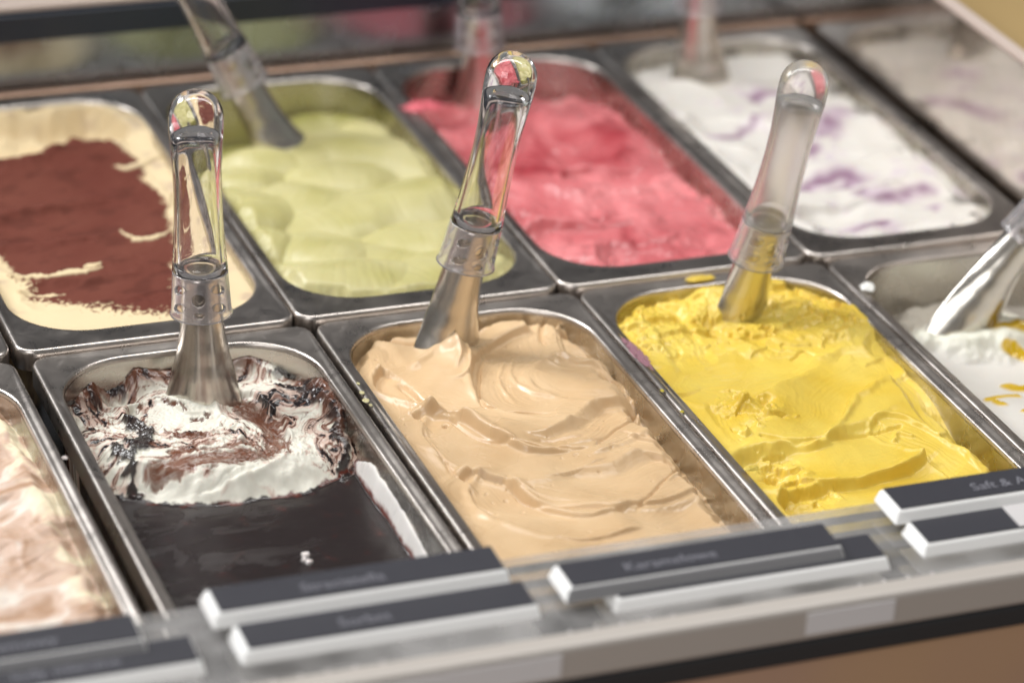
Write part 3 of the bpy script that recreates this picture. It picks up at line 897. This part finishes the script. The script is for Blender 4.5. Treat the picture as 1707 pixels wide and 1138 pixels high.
# ---- pistachio
def pist():
    f = Field('pist', 0.0009)
    x, y = f.x, f.y
    setbase(f, -0.010 + 0.003 * fbm(x * 12, y * 12, 2, 120) - 0.022 * sstep(0.075, 0.13, y - 0.45 * x) * sstep(0.03, -0.01, x) - 0.006 * sstep(0.10, 0.15, y))
    rnd = random.Random(4)
    wx, wy = x + 0.004 * fbm(x * 25, y * 25, 2, 158), y + 0.004 * fbm(x * 25 + 3, y * 25, 2, 159)
    hh = f.h - 0.006
    for yy, n in ((0.10, 2), (0.07, 3), (0.04, 2), (0.01, 3), (-0.025, 2), (-0.055, 3), (-0.085, 2), (-0.115, 3), (-0.14, 2)):
        for k in range(n):
            cx = -0.045 + 0.09 * (k + rnd.uniform(-0.35, 0.35)) / (n - 1) + rnd.uniform(-0.010, 0.010)
            cy = yy + rnd.uniform(-0.012, 0.012)
            an = rnd.uniform(-2.6, -0.8)
            r = rnd.uniform(0.022, 0.050)
            u = (wx - cx) * math.cos(an) + (wy - cy) * math.sin(an)
            v = -(wx - cx) * math.sin(an) + (wy - cy) * math.cos(an)
            e2 = (u / r) ** 2 + (v / (r * rnd.uniform(0.9, 2.0))) ** 2
            z = rnd.uniform(-0.0015, 0.0015) + rnd.uniform(0.24, 0.42) * u + 0.002 - 0.012 * e2 ** 1.6 + 0.0002 * pn(v * 330, u * 20, k)
            hh = np.maximum(hh, f.base + z)
    f.h = hh
    f.h += 0.0003 * fbm(x * 60, y * 60, 3, 160)
    wall_drop(f, 0.006, 0.010, 1.0, 161)
    c0, c1 = np.array([0.42, 0.385, 0.145]), np.array([0.54, 0.495, 0.255])
    t = np.clip(0.5 + 0.6 * fbm(x * 22, y * 22, 3, 162), 0, 1)
    f.c = c0 * (1 - t[:, None]) + c1 * t[:, None]
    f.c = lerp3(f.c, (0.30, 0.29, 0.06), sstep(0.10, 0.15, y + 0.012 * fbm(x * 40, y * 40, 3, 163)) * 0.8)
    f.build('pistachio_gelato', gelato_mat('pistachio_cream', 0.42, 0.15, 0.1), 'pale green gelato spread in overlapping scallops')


pist()


# ---- strawberry
def straw():
    f = Field('straw', 0.0009)
    x, y = f.x, f.y
    setbase(f, -0.012 + 0.006 * fbm(x * 16, y * 16, 3, 170) - 0.011 * sstep(0.08, 0.14, y))
    for k, (p, w) in enumerate((([(860, 330), (950, 350), (1050, 330)], 0.04), ([(930, 400), (1030, 400), (1150, 370)], 0.05), ([(880, 240), (960, 260), (1040, 230)], 0.04), ([(980, 300), (1060, 300), (1130, 280)], 0.035), ([(1040, 430), (1120, 420), (1190, 390)], 0.035))):
        f.stroke(p, w, 0.004, 0.0, tilt=0.12 * (-1) ** k, bowl=0.003, edge=(0.1, 0.2), lip=(0.003, 0.002), stri=0.0008, seed=171 + k)
    f.h += 0.0012 * fbm(x * 90, y * 90, 4, 180)
    wall_drop(f, 0.006, 0.010, 1.0, 181)
    c0, c1 = np.array([0.38, 0.050, 0.062]), np.array([0.74, 0.25, 0.26])
    t = np.clip(0.45 + 0.6 * fbm(x * 17 + 0.6 * fbm(x * 20, y * 20, 2, 183), y * 13, 3, 182) + 0.2 * sstep(0.02, -0.1, y), 0, 1)
    f.c = c0 * (1 - t[:, None]) + c1 * t[:, None]
    f.build('strawberry_gelato', gelato_mat('strawberry_sorbet', 0.25, 0.2, 0.15, radius=(1.0, 0.25, 0.25)), 'glossy pink strawberry gelato with deep red folds')


straw()


# ---- white with purple ripple
def lilac():
    f = Field('lilac', 0.0009)
    x, y = f.x, f.y
    setbase(f, -0.008 + 0.003 * fbm(x * 14, y * 14, 3, 190) - 0.004 * sstep(0.10, 0.15, y))
    for k, (p, w) in enumerate((([(1130, 170), (1210, 190), (1290, 150)], 0.05), ([(1200, 220), (1300, 240), (1400, 210)], 0.05), ([(1330, 300), (1430, 300), (1520, 270)], 0.05), ([(1380, 370), (1480, 360), (1580, 330)], 0.045))):
        f.stroke(p, w, 0.006, 0.0, tilt=0.12 * (-1) ** k, bowl=0.004, edge=(0.2, 0.3), lip=(0.002, 0.002), stri=0.0006, seed=191 + k)
    f.h += 0.0025 * fbm(x * 22, y * 22, 2, 200)
    wall_drop(f, 0.005, 0.010, 1.0, 201)
    f.c = np.tile(np.array([0.66, 0.63, 0.585]), (len(x), 1))
    sx, sy = x * 30 + 1.2 * fbm(x * 20, y * 20, 3, 202), y * 26 + 1.2 * fbm(x * 20, y * 20, 3, 203)
    v = fbm(sx, sy, 4, 204)
    f.c = lerp3(f.c, (0.58, 0.49, 0.55), sstep(0.2, 0.8, v) * 0.7)
    for pts, wd in (([(1330, 320), (1360, 300), (1400, 292), (1430, 300)], 0.005), ([(1345, 310), (1380, 318), (1420, 305)], 0.003), ([(1440, 332), (1500, 335), (1540, 318)], 0.005), ([(1370, 230), (1385, 205), (1395, 195)], 0.006), ([(1185, 232), (1225, 225), (1260, 205)], 0.003), ([(1420, 385), (1460, 380), (1480, 383)], 0.005), ([(1260, 172), (1285, 165)], 0.004), ([(1330, 258), (1350, 255)], 0.004), ([(1550, 355), (1565, 345)], 0.003)):
        d, u = f.line(pts, warp=0.003, seed=205)
        k = 1 - sstep(0.0, wd * 3.0, d + 0.002 * fbm(x * 45, y * 45, 2, 207))
        f.c = lerp3(f.c, (0.50, 0.38, 0.47), k * 0.8)
        f.c = lerp3(f.c, (0.17, 0.060, 0.135), k ** 2.0 * 0.75 * sstep(-0.6, 0.2, fbm(x * 45, y * 45, 2, 208)))
        f.h -= 0.0012 * k
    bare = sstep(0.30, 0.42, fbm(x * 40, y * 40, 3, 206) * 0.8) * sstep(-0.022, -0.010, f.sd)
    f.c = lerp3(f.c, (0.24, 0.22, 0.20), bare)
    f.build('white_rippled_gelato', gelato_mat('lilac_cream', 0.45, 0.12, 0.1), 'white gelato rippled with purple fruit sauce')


lilac()


# ---- cocoa dusted cream
def tira():
    f = Field('tira', 0.0007)
    x, y = f.x, f.y
    setbase(f, -0.009 + 0.0015 * fbm(x * 14, y * 14, 3, 210))
    back = f.poly([(-60, 150), (60, 150), (170, 160), (220, 230), (180, 250), (120, 245), (60, 275), (0, 280), (-60, 280)], warp=0.003, seed=211)
    f.h -= 0.016 * (1 - sstep(-0.012, 0.002, back))
    d, u = f.line([(0, 285), (60, 275), (120, 245), (200, 250)], warp=0.002, seed=212)
    f.h += 0.004 * np.exp(-(d / 0.006) ** 2)
    cocoa = f.poly([(-80, 285), (0, 282), (60, 275), (110, 245), (180, 248), (235, 275), (245, 310), (275, 330), (290, 400), (300, 470), (310, 525), (200, 528), (60, 500), (20, 455), (0, 430), (-80, 380)], warp=0.004, freq=55, seed=213, rough=4)
    edge = 0.0055 * fbm(x * 300, y * 300, 4, 214, 0.6)
    lower = sstep(-0.03, -0.10, y)
    k = 1 - sstep(-0.002, 0.002, cocoa + edge * (0.55 + 0.9 * lower))
    cream = np.array([0.68, 0.55, 0.345])
    f.c = np.tile(cream, (len(x), 1))
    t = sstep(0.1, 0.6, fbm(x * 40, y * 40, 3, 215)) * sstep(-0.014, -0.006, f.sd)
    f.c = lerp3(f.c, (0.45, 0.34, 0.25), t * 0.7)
    brown = np.tile(np.array([0.120, 0.030, 0.020]), (len(x), 1))
    br = np.clip(0.5 + 0.5 * fbm(x * 20, y * 20, 3, 216), 0, 1)
    brown = lerp3(brown, (0.150, 0.046, 0.030), br * 0.9)
    brown = lerp3(brown, (0.085, 0.022, 0.014), sstep(0.1, 0.6, fbm(x * 45, y * 70, 4, 224)) * 0.6)
    f.c = f.c * (1 - k[:, None]) + brown * k[:, None]
    for pts, wd in (([(200, 395), (225, 410), (255, 408), (290, 395)], 0.0032), ([(20, 470), (80, 470), (130, 462), (168, 455)], 0.0042), ([(30, 495), (75, 492), (110, 492)], 0.003), ([(190, 285), (215, 290), (250, 275), (275, 265)], 0.005), ([(140, 455), (165, 450)], 0.003), ([(245, 300), (275, 330), (285, 350)], 0.005)):
        d, u = f.line(pts, warp=0.002, freq=90, seed=217)
        ww = wd * 0.8 * (0.25 + 0.85 * np.sin(np.clip(u, 0.02, 1) * 3.1)) * (0.85 + 0.3 * fbm(x * 90, y * 90, 2, 225))
        q = 1 - sstep(ww * 0.7, ww, d + 0.0007 * fbm(x * 400, y * 400, 2, 218))
        f.c = lerp3(f.c, cream, q)
        f.h += 0.0022 * q
        k = k * (1 - q)
    f.h += k * (0.0005 * fbm(x * 90, y * 90, 4, 219)) + 0.0008 * k
    for q, (p, w) in enumerate((([(20, 330), (120, 320), (220, 300)], 0.05), ([(60, 390), (150, 375), (250, 345)], 0.05), ([(40, 440), (140, 430), (240, 420)], 0.04), ([(90, 500), (180, 490), (290, 470)], 0.035))):
        f.stroke(p, w, 0.0018, 0.0, tilt=0.04 * (-1) ** q, edge=(0.35, 0.5), lip=(0.0010, 0.0008), stri=0.0002, seed=220 + q * 3, warp=0.003)
    f.h += (1 - sstep(-0.010, 0.002, back)) * (0.005 * fbm(x * 45, y * 45, 3, 223) + 0.003)
    f.h += 0.020 * sstep(-0.016, -0.001, f.sd + 0.003 * fbm(x * 40, y * 40, 3, 222)) * sstep(0.09, 0.13, y)
    f.h = np.minimum(f.h, -0.003)
    f.build('cocoa_cream_gelato', gelato_mat('cocoa_cream', 0.80, 0.04, 0.35, 1500, spec=0.2), 'cream gelato under dark red brown cocoa powder')


tira()


# ---- pink and cream nougat
def nougat():
    f = Field('nougat', 0.0009)
    x, y = f.x, f.y
    setbase(f, -0.010 + 0.004 * fbm(x * 15, y * 15, 3, 230))
    for k, (p, w) in enumerate((([(-120, 760), (-20, 780), (60, 740)], 0.05), ([(-100, 880), (20, 870), (100, 830)], 0.05), ([(-60, 960), (60, 950), (150, 900)], 0.055), ([(-20, 1040), (100, 1010), (180, 970)], 0.05), ([(-80, 700), (0, 700), (40, 680)], 0.04))):
        f.stroke(p, w, 0.005, 0.0, tilt=0.1 * (-1) ** k, bowl=0.003, edge=(0.12, 0.15), lip=(0.003, 0.002), stri=0.0008, seed=231 + k)
    f.h += 0.0007 * fbm(x * 80, y * 80, 3, 240)
    wall_drop(f, 0.006, 0.010, sstep(0.02, 0.07, x), 241)
    f.c = np.tile(np.array([0.60, 0.43, 0.33]), (len(x), 1))
    sx, sy = x * 26 + 1.5 * fbm(x * 14, y * 14, 3, 242), y * 22 + 1.5 * fbm(x * 14, y * 14, 3, 243)
    v = fbm(sx, sy, 4, 244)
    f.c = lerp3(f.c, (0.74, 0.66, 0.58), sstep(0.0, 0.5, v))
    f.c = lerp3(f.c, (0.40, 0.24, 0.145), sstep(0.1, 0.6, -v) * 0.85)
    f.c = lerp3(f.c, (0.80, 0.70, 0.48), sstep(-0.022, -0.008, f.sd) * sstep(-0.2, 0.3, v) * 0.8)
    f.build('nougat_gelato', gelato_mat('nougat_cream', 0.45, 0.15, 0.1), 'pale pink, cream and tan swirled gelato at the left edge')


nougat()


# ---- white with yellow syrup
def lemon():
    f = Field('lemon', 0.0009)
    x, y = f.x, f.y
    setbase(f, -0.030 + 0.0012 * fbm(x * 20, y * 20, 3, 250) + 0.012 * sstep(0.06, -0.02, y))
    heap = f.poly([(1480, 480), (1540, 450), (1600, 440), (1707, 470), (1760, 540), (1690, 560), (1600, 560), (1530, 545)], warp=0.004, seed=251)
    k = 1 - sstep(-0.012, 0.003, heap)
    f.h += k * (0.010 + 0.004 * fbm(x * 40, y * 40, 3, 252) + 0.0008 * np.abs(fbm(x * 120, y * 120, 3, 253)))
    f.h -= 0.010 * sstep(0.10, 0.14, y)
    white = np.array([0.64, 0.615, 0.57])
    f.c = np.tile(white, (len(x), 1))
    f.c = lerp3(f.c, (0.74, 0.74, 0.62), k * 0.8)
    bare = sstep(0.11, 0.135, y + 0.012 * fbm(x * 40, y * 40, 3, 254))
    f.c = lerp3(f.c, (0.36, 0.32, 0.27), bare * 0.85)
    syr = np.zeros_like(x)
    for pts, wd in (([(1655, 545), (1690, 550), (1740, 545)], 0.007), ([(1680, 570), (1720, 575), (1750, 585)], 0.004), ([(1685, 625), (1700, 632), (1720, 632)], 0.006), ([(1650, 655), (1670, 652), (1695, 652)], 0.004), ([(1662, 662), (1668, 670)], 0.004), ([(1715, 690), (1740, 690)], 0.005), ([(1725, 740), (1750, 750)], 0.005)):
        d, u = f.line(pts, z=-0.02, warp=0.002, seed=255)
        syr = np.maximum(syr, 1 - sstep(wd * 0.6, wd, d))
    f.c = lerp3(f.c, (0.62, 0.40, 0.010), syr)
    f.g = syr
    f.h += syr * 0.0012
    f.build('white_lemon_gelato', gelato_mat('lemon_cream', 0.5, 0.1, 0.1, gloss=True), 'white gelato with yellow syrup spots at the right edge', gloss=True)


lemon()


# ------------------------------------------------------------------ spatulas
def ring(rx, ry, z, n, ox=0.0, oy=0.0):
    return [(ox + rx * math.cos(2 * math.pi * i / n), oy + ry * math.sin(2 * math.pi * i / n), z) for i in range(n)]


def bend(z):
    """the handle curves slightly backwards towards its tip"""
    t = max(0.0, z - 0.03) / 0.115
    return 0.006 * t * t


def handle_mesh():
    n = 48
    hz = lambda z: 0.0262 + (z - 0.0262) * 0.87
    outer = [(0.0262, 0.0150), (0.0275, 0.01555), (0.034, 0.0151), (0.046, 0.0143), (0.062, 0.0136), (0.080, 0.0133), (0.096, 0.0135), (0.110, 0.0143), (0.120, 0.0150), (0.128, 0.0151)]
    for a in range(10, 90, 10):
        outer.append((0.130 + 0.0165 * math.sin(math.radians(a)), 0.0151 * math.cos(math.radians(a)) ** 0.9))
    inner = [(0.0262, 0.0118), (0.034, 0.0116), (0.050, 0.0112), (0.070, 0.0106), (0.090, 0.0104), (0.108, 0.0106), (0.114, 0.0104)]
    for a in range(15, 90, 15):
        inner.append((0.115 + 0.0100 * math.sin(math.radians(a)), 0.0104 * math.cos(math.radians(a))))
    v, f = [], []
    for sgn, prof, ky, ztip in ((1, outer, 0.88, 0.1466), (-1, inner, 0.86, 0.1252)):
        b0 = len(v)
        for z, r in prof:
            v += ring(r, r * ky, hz(z), n, 0, bend(z))
        k = len(prof)
        fs = []
        for q in range(k - 1):
            for i in range(n):
                j = (i + 1) % n
                fs.append((b0 + q * n + i, b0 + q * n + j, b0 + (q + 1) * n + j, b0 + (q + 1) * n + i))
        v.append((0, bend(ztip), hz(ztip)))
        tip = len(v) - 1
        for i in range(n):
            j = (i + 1) % n
            fs.append((b0 + (k - 1) * n + i, b0 + (k - 1) * n + j, tip))
        f += fs if sgn > 0 else [tuple(reversed(q)) for q in fs]
    b1 = len(outer) * n + 1
    for i in range(n):
        j = (i + 1) % n
        f.append((j, i, b1 + i, b1 + j))
    return v, f


HOLES = []       # (angle deg, z, half width, half height, tilt)
for a in (-90, 90):
    HOLES += [(a, 0.0140, 0.0040, 0.0040, 0), (a - 44, 0.0185, 0.0046, 0.0026, 0.35), (a + 44, 0.0190, 0.0046, 0.0026, -0.35),
              (a - 44, 0.0075, 0.0046, 0.0026, 0.35), (a + 44, 0.0080, 0.0046, 0.0026, -0.35), (a, 0.0050, 0.0030, 0.0020, 0)]


def collar_mesh():
    na, nz = 200, 44
    prof = lambda z: 0.0170 - 0.00055 * (z / 0.026) * 2.6 + (0.0008 * math.exp(-(z / 0.0016) ** 2))
    P = np.zeros((nz, na, 2))
    for j in range(nz):
        for i in range(na):
            P[j, i] = (360.0 * i / na, 0.0262 * j / (nz - 1))
    R0 = 0.0160
    dead = np.zeros((nz, na), bool)
    for (a, z, hw, hh, tl) in HOLES:
        da = (P[:, :, 0] - a + 180) % 360 - 180
        ux = np.radians(da) * R0
        uz = P[:, :, 1] - z
        c, s_ = math.cos(tl), math.sin(tl)
        lx, lz = (c * ux + s_ * uz) / hw, (-s_ * ux + c * uz) / hh
        rr = np.hypot(lx, lz)
        snap = (rr > 0.76) & (rr < 1.0)
        k = np.where(snap, 1 / np.maximum(rr, 1e-6), 1.0)
        lx2, lz2 = lx * k * hw, lz * k * hh
        nx_, nz_ = c * lx2 - s_ * lz2, s_ * lx2 + c * lz2
        P[:, :, 0] = np.where(snap, a + np.degrees(nx_ / R0), P[:, :, 0])
        P[:, :, 1] = np.where(snap, z + nz_, P[:, :, 1])
        dead |= (rr <= 0.76)
    v, f = [], []
    for t in (0.0, 0.0019):
        for j in range(nz):
            for i in range(na):
                th = math.radians(P[j, i, 0])
                z = P[j, i, 1]
                r = prof(max(z, 0)) - t
                v.append((r * math.cos(th), 0.90 * r * math.sin(th), z))
    off = na * nz
    cnt = {}
    for j in range(nz - 1):
        for i in range(na):
            i2 = (i + 1) % na
            q = ((j, i), (j, i2), (j + 1, i2), (j + 1, i))
            if any(dead[p] for p in q): continue
            q = [a_ * na + b_ for a_, b_ in q]
            f.append(tuple(q))
            f.append(tuple(p + off for p in reversed(q)))
            for m in range(4):
                e = (q[m], q[(m + 1) % 4])
                if (e[1], e[0]) in cnt: del cnt[(e[1], e[0])]
                else: cnt[e] = 1
    for a_, b_ in cnt:
        f.append((b_, a_, a_ + off, b_ + off))
    return v, f


def blade_mesh():
    keys = [(0.0255, 0.0098, 165, 0.0), (0.012, 0.0102, 150, 0.0), (0.0, 0.0110, 125, 0.0), (-0.012, 0.0122, 105, 0.0003), (-0.026, 0.0145, 88, 0.0014), (-0.040, 0.0190, 72, 0.0034), (-0.055, 0.0250, 60, 0.0062), (-0.072, 0.0310, 52, 0.0105), (-0.092, 0.036, 44, 0.017), (-0.105, 0.036, 34, 0.022)]
    zs = [k[0] for k in keys]
    v, f = [], []
    nu, nz = 40, 44
    for j in range(nz):
        z = 0.0255 - (0.0255 + 0.105) * j / (nz - 1)
        i = max(q for q in range(len(zs)) if zs[q] >= z - 1e-9)
        i = min(i, len(zs) - 2)
        t = (zs[i] - z) / (zs[i] - zs[i + 1])
        t = t * t * (3 - 2 * t) * 0.35 + t * 0.65
        rho, al, fw = [keys[i][q] + (keys[i + 1][q] - keys[i][q]) * t for q in (1, 2, 3)]
        for k in range(nu):
            th = math.radians(-al + 2 * al * k / (nu - 1))
            v.append((rho * math.sin(th), (rho - 0.0108) - rho * math.cos(th) - fw, z))
    for j in range(nz - 1):
        for k in range(nu - 1):
            a = j * nu + k
            f.append((a, a + nu, a + nu + 1, a + 1))
    v.append((0, -0.001, 0.0255))
    for k in range(nu - 1):
        f.append((k, k + 1, len(v) - 1))
    f.append((nu - 1, 0, len(v) - 1))
    return v, f


HANDLE_ME = CLEAR = None
hv, hf = handle_mesh()
cv, cf = collar_mesh()
bv_, bf = blade_mesh()


def base_mesh(name, v, f, mat):
    me = bpy.data.meshes.new(name)
    me.from_pydata(v, [], f)
    me.update()
    me.polygons.foreach_set('use_smooth', [True] * len(me.polygons))
    me.materials.append(mat)
    return me


ME_CLEAR = base_mesh('handle', hv, hf, M_HANDLE)
ME_HAZY = base_mesh('hazy_handle', hv, hf, M_HAZY)
ME_COLLAR = base_mesh('collar', cv, cf, M_COLLAR)
ME_BLADE = base_mesh('blade', bv_, bf, M_BLADE)


def spatula(px, py, lean, roll, label, zin=-0.012, up=0.046, back=0.0, hazy=False, scale=1.0):
    """px,py: where the blade enters the gelato; lean in degrees to the right; roll about its axis"""
    p0 = at(px, py, zin)
    right = SCALE_M @ Vector((1, 0, 0))
    right.z = 0
    right.normalize()
    away = Vector((-right.y, right.x, 0))
    d = Vector((0, 0, 1)) + right * math.tan(math.radians(lean)) + away * math.tan(math.radians(back))
    d.normalize()
    org = p0 + d * up
    xa = right - d * right.dot(d)
    xa.normalize()
    ya = d.cross(xa)
    m = Matrix((xa, ya, d)).transposed().to_4x4()
    m = m @ Matrix.Rotation(math.radians(roll), 4, 'Z')
    m.translation = org
    e = empty('gelato_spatula')
    e.matrix_world = m @ Matrix.Scale(scale, 4)
    tag(e, label, 'spatula', 'clear handled gelato spatulas')
    link('handle', ME_HAZY if hazy else ME_CLEAR, e)
    c = link('collar', ME_COLLAR, e)
    b = link('blade', ME_BLADE, e)
    sb = b.modifiers.new('sheet', 'SOLIDIFY')
    sb.thickness = 0.0012
    sb.offset = 0
    return e


spatula(340, 645, -2.2, 0, 'clear handled steel spatula standing upright in the chocolate marbled gelato', zin=-0.014, up=0.047)
spatula(740, 572, 11.0, 26, 'clear handled steel spatula standing in the caramel gelato', zin=-0.010, up=0.053)
spatula(1232, 522, 9.3, 26, 'hazy clear handled spatula standing in the yellow gelato', zin=-0.008, up=0.040, hazy=True, back=-7)
spatula(1605, 525, 30, 18, 'spatula leaning to the right in the white gelato with yellow syrup', zin=-0.018, up=0.062)
spatula(470, 262, -27, 52, 'spatula leaning to the left in the pale green gelato', zin=-0.016, up=0.056)
spatula(802, 190, -4, 0, 'blurred spatula standing in the pink strawberry gelato', zin=-0.03, up=0.050)
spatula(1165, 145, -4, 10, 'blurred spatula standing in the white gelato with purple ripples', zin=-0.014, up=0.058)

# ------------------------------------------------------------------ front shelf, rail and signs
ZS = 0.010
sh = empty('sign_shelf', (0.1, -0.34, ZS - 0.002))
tag(sh, 'clear acrylic shelf holding the flavour signs along the front', 'shelf')
box('pane', (-0.65, -0.036, 0.0), (0.56, 0.040, 0.005), M_SHELF, sh)
box('front_lip', (-0.65, -0.0395, -0.002), (0.56, -0.0362, 0.0056), M_EDGE, sh, bevel=0.0008)

for k, tx in enumerate([-0.108 + 0.0135 * q for q in range(8)] + [0.082 + 0.0135 * q for q in range(5)] + [0.238 + 0.0135 * q for q in range(4)]):
    box('led_glint', (tx, -0.0362, 0.0052), (tx + 0.0008, -0.0350, 0.0080), M_EDGE, sh)  # reflections of LEDs in the shelf edge, put in as small pale blocks

struct(box('front_ledge', (-0.55, -0.381, -0.030), (XM - 0.001, -0.3605, -0.010), M_LEDGE, bevel=0.001))
struct(box('front_rail', (-0.55, -0.400, 0.004), (XM, -0.386, 0.0235), M_FASCIA, bevel=0.003))
struct(box('front_rail_seal', (-0.55, -0.399, -0.009), (XM, -0.386, 0.0035), M_RUBBER, bevel=0.002))
struct(box('counter_front', (-0.55, -0.396, -0.90), (XM, -0.384, -0.0095), M_FLOOR))
M_PAPER = plain('white_paper', (0.80, 0.79, 0.80), 0.55, noise=0.1, bump=0.2, scale=40)
tag(box('paper_label', (0.297, -0.4008, 0.0085), (0.345, -0.4002, 0.0205), M_PAPER), 'small white paper label on the front rail below the caramel sign', 'label')
tag(box('paper_label', (0.055, -0.4008, 0.0080), (0.168, -0.4002, 0.0205), M_PAPER), 'long white paper label on the front rail at the bottom', 'label')


def text(name, s, size, loc, mat, parent, extr=0.0002):
    cu = bpy.data.curves.new(name, 'FONT')
    cu.body = s
    cu.size = size
    cu.extrude = extr
    cu.resolution_u = 3
    t = bpy.data.objects.new(name, cu)
    col.objects.link(t)
    me = bpy.data.meshes.new_from_object(t.evaluated_get(bpy.context.evaluated_depsgraph_get()))
    bpy.data.objects.remove(t)
    me.materials.clear()
    me.materials.append(mat)
    return link(name, me, parent, loc)


def sign(px, py, length, words, size, label, z=0.022, depth=0.0220, thick=0.0062, grey=False, tx=0.3, rz=0.0, covered=0.0):
    p = at(px, py, z)
    e = empty('flavour_sign', (p.x, p.y, z))
    e.rotation_euler = (0.04, 0, rz)
    tag(e, label, 'sign', 'black flavour signs on the clear shelf')
    t, c, cl = thick, 0.0040, 0.0032
    bv = [(-cl, -c, -t), (length + c * 0.3, -c, -t), (length + c * 0.3, depth, -t), (-cl, depth, -t), (0, 0, 0), (length, 0, 0), (length, depth, 0), (0, depth, 0)]
    bo = mesh_obj('board', bv, [(3, 2, 1, 0), (4, 5, 6, 7), (0, 1, 5, 4), (1, 2, 6, 5), (2, 3, 7, 6), (3, 0, 4, 7)], M_WHITE, e, smooth=False)
    if grey:
        bo.data.materials.append(M_GREYTRIM)
        bo.data.polygons[2].material_index = 1
    bm_ = bo.modifiers.new('bevel', 'BEVEL')
    bm_.width = 0.0012
    bm_.segments = 3
    box('black_face', (0.0020, 0.0015, 0.0002), (length - 0.001, depth - 0.0005, 0.0008), M_BLACK, e)
    if words:
        text('lettering', words, size, (length * tx, depth * 0.30, 0.0010), M_LETTER, e)
    if covered:
        box('sticker', (covered, 0.0015, 0.0010), (length, depth - 0.001, 0.0016), plain('pale_sticker', (0.62, 0.60, 0.60), 0.4), e)
    return e


sign(362, 1024, 0.148, 'Straciatella', 0.0098, 'black sign with a wide white front edge below the chocolate sauce pool', z=0.024)
sign(410, 1086, 0.148, 'Sorbet', 0.0098, 'lower black sign in front of the chocolate pan with short lettering', z=0.018, tx=0.33)
sign(950, 982, 0.148, 'Karamelowe', 0.0098, 'upper black sign below the caramel gelato with grey front strip', z=0.024, grey=True, tx=0.22)
sign(1030, 1000, 0.148, 'lody smietankowe', 0.0098, 'lower black sign in front of the caramel pan with long lettering', z=0.018, tx=0.22)
sign(1498, 852, 0.148, 'Saft & Aust', 0.0098, 'upper black sign in front of the yellow gelato at the right', z=0.024, tx=0.32)
sign(1544, 908, 0.148, '', 0.0098, 'lower black sign at the right with a pale sticker over it', z=0.018, covered=0.055)
sign(-290, 1148, 0.148, 'Nugat kremowy', 0.0098, 'upper black sign in front of the pink swirled gelato at left', z=0.024, grey=True, tx=0.3)
sign(-190, 1186, 0.148, 'lody mleczne', 0.0098, 'lower black sign in the bottom left corner', z=0.018, tx=0.4)

# ------------------------------------------------------------------ spills on the rims
def blob(name, px, py, rx, ry, hgt, color, label, seed, z=0.0, rough=0.45, group=None, cat='spill', ang=0.0, holes=0.0):
    """a smear or drop lying on the steel: low uneven mound with a ragged outline"""
    p = at(px, py, z)
    n = 44
    g = np.linspace(-1.15, 1.15, n)
    U, Vv = np.meshgrid(g, g)
    u, v = U.ravel(), Vv.ravel()
    r = np.hypot(u, v) + 0.28 * fbm(u * 1.6 + seed, v * 1.6, 3, seed)
    k = np.clip(1 - r ** 2, 0, 1) ** 0.5
    if holes:
        k = k * sstep(-0.1, 0.25, fbm(u * 5, v * 5, 3, seed + 3) + holes * (1 - r))
    h = hgt * k * (0.8 + 0.4 * fbm(u * 4, v * 4, 2, seed + 1))
    ca, sa = math.cos(ang), math.sin(ang)
    X, Y = u * rx, v * ry
    V = np.stack([ca * X - sa * Y, sa * X + ca * Y, h + 0.0001], 1)
    i, j = np.meshgrid(np.arange(n - 1), np.arange(n - 1))
    a = (j * n + i).ravel()
    F = np.stack([a, a + 1, a + 1 + n, a + n], 1)
    F = F[k[F].max(1) > 0.02]
    used = np.unique(F)
    mp = np.full(len(V), -1)
    mp[used] = np.arange(len(used))
    m = bpy.data.materials.get(name + '_spill') or plain(name + '_spill', color, rough)
    me = grid_mesh(name, V[used], mp[F], m)
    o = link(name, me, None, (p.x, p.y, z + 0.0002))
    tag(o, label, cat, group)
    return o


blob('pink_smear', 1063, 590, 0.0036, 0.0190, 0.0004, (0.34, 0.17, 0.21), 'dried pink smear on the rim between caramel and yellow pans', 3, holes=0.25, ang=0.0)
blob('white_drop', 1446, 480, 0.0045, 0.0050, 0.0030, (0.80, 0.80, 0.77), 'white drop on the rim of the white syrup gelato pan', 5)
blob('pink_spill', 705, 180, 0.0140, 0.0070, 0.0040, (0.62, 0.12, 0.15), 'pink drip over the left rim of the strawberry pan', 7, z=0.003)
for k, (px, py, r) in enumerate(((603, 655, 0.0014), (610, 668, 0.0018), (597, 640, 0.0010), (618, 676, 0.0010))):
    blob('pale_crumb', px, py, r, r * 1.3, 0.0007, (0.60, 0.55, 0.30), ('second', 'lowest but one, largest', 'topmost', 'lowest')[k] + ' pale crumb on the left rim of the caramel pan', 11 + k, group='pale crumbs on the caramel pan rim', cat='crumb')
blob('yellow_drip', 1252, 782, 0.0045, 0.0022, 0.0018, (0.70, 0.55, 0.10), 'yellow drip on the left rim of the yellow gelato pan', 21)
for k, (px, py) in enumerate(((1104, 652), (1137, 687))):
    blob('yellow_crumb', px, py, 0.0011, 0.0014, 0.0010, (0.50, 0.42, 0.05), ('upper', 'lower')[k] + ' tiny yellow crumb in the seam between caramel and yellow pans', 31 + k, group='tiny yellow crumbs in the pan seam', cat='crumb')
blob('white_crumb', 108, 764, 0.0015, 0.0015, 0.0012, (0.75, 0.68, 0.66), 'white crumb on the left rim of the chocolate marbled gelato pan', 41, cat='crumb')
blob('yellow_smear', 1165, 466, 0.0090, 0.0030, 0.0022, (0.70, 0.52, 0.08), 'yellow smear behind the yellow gelato on the pan rim', 43)
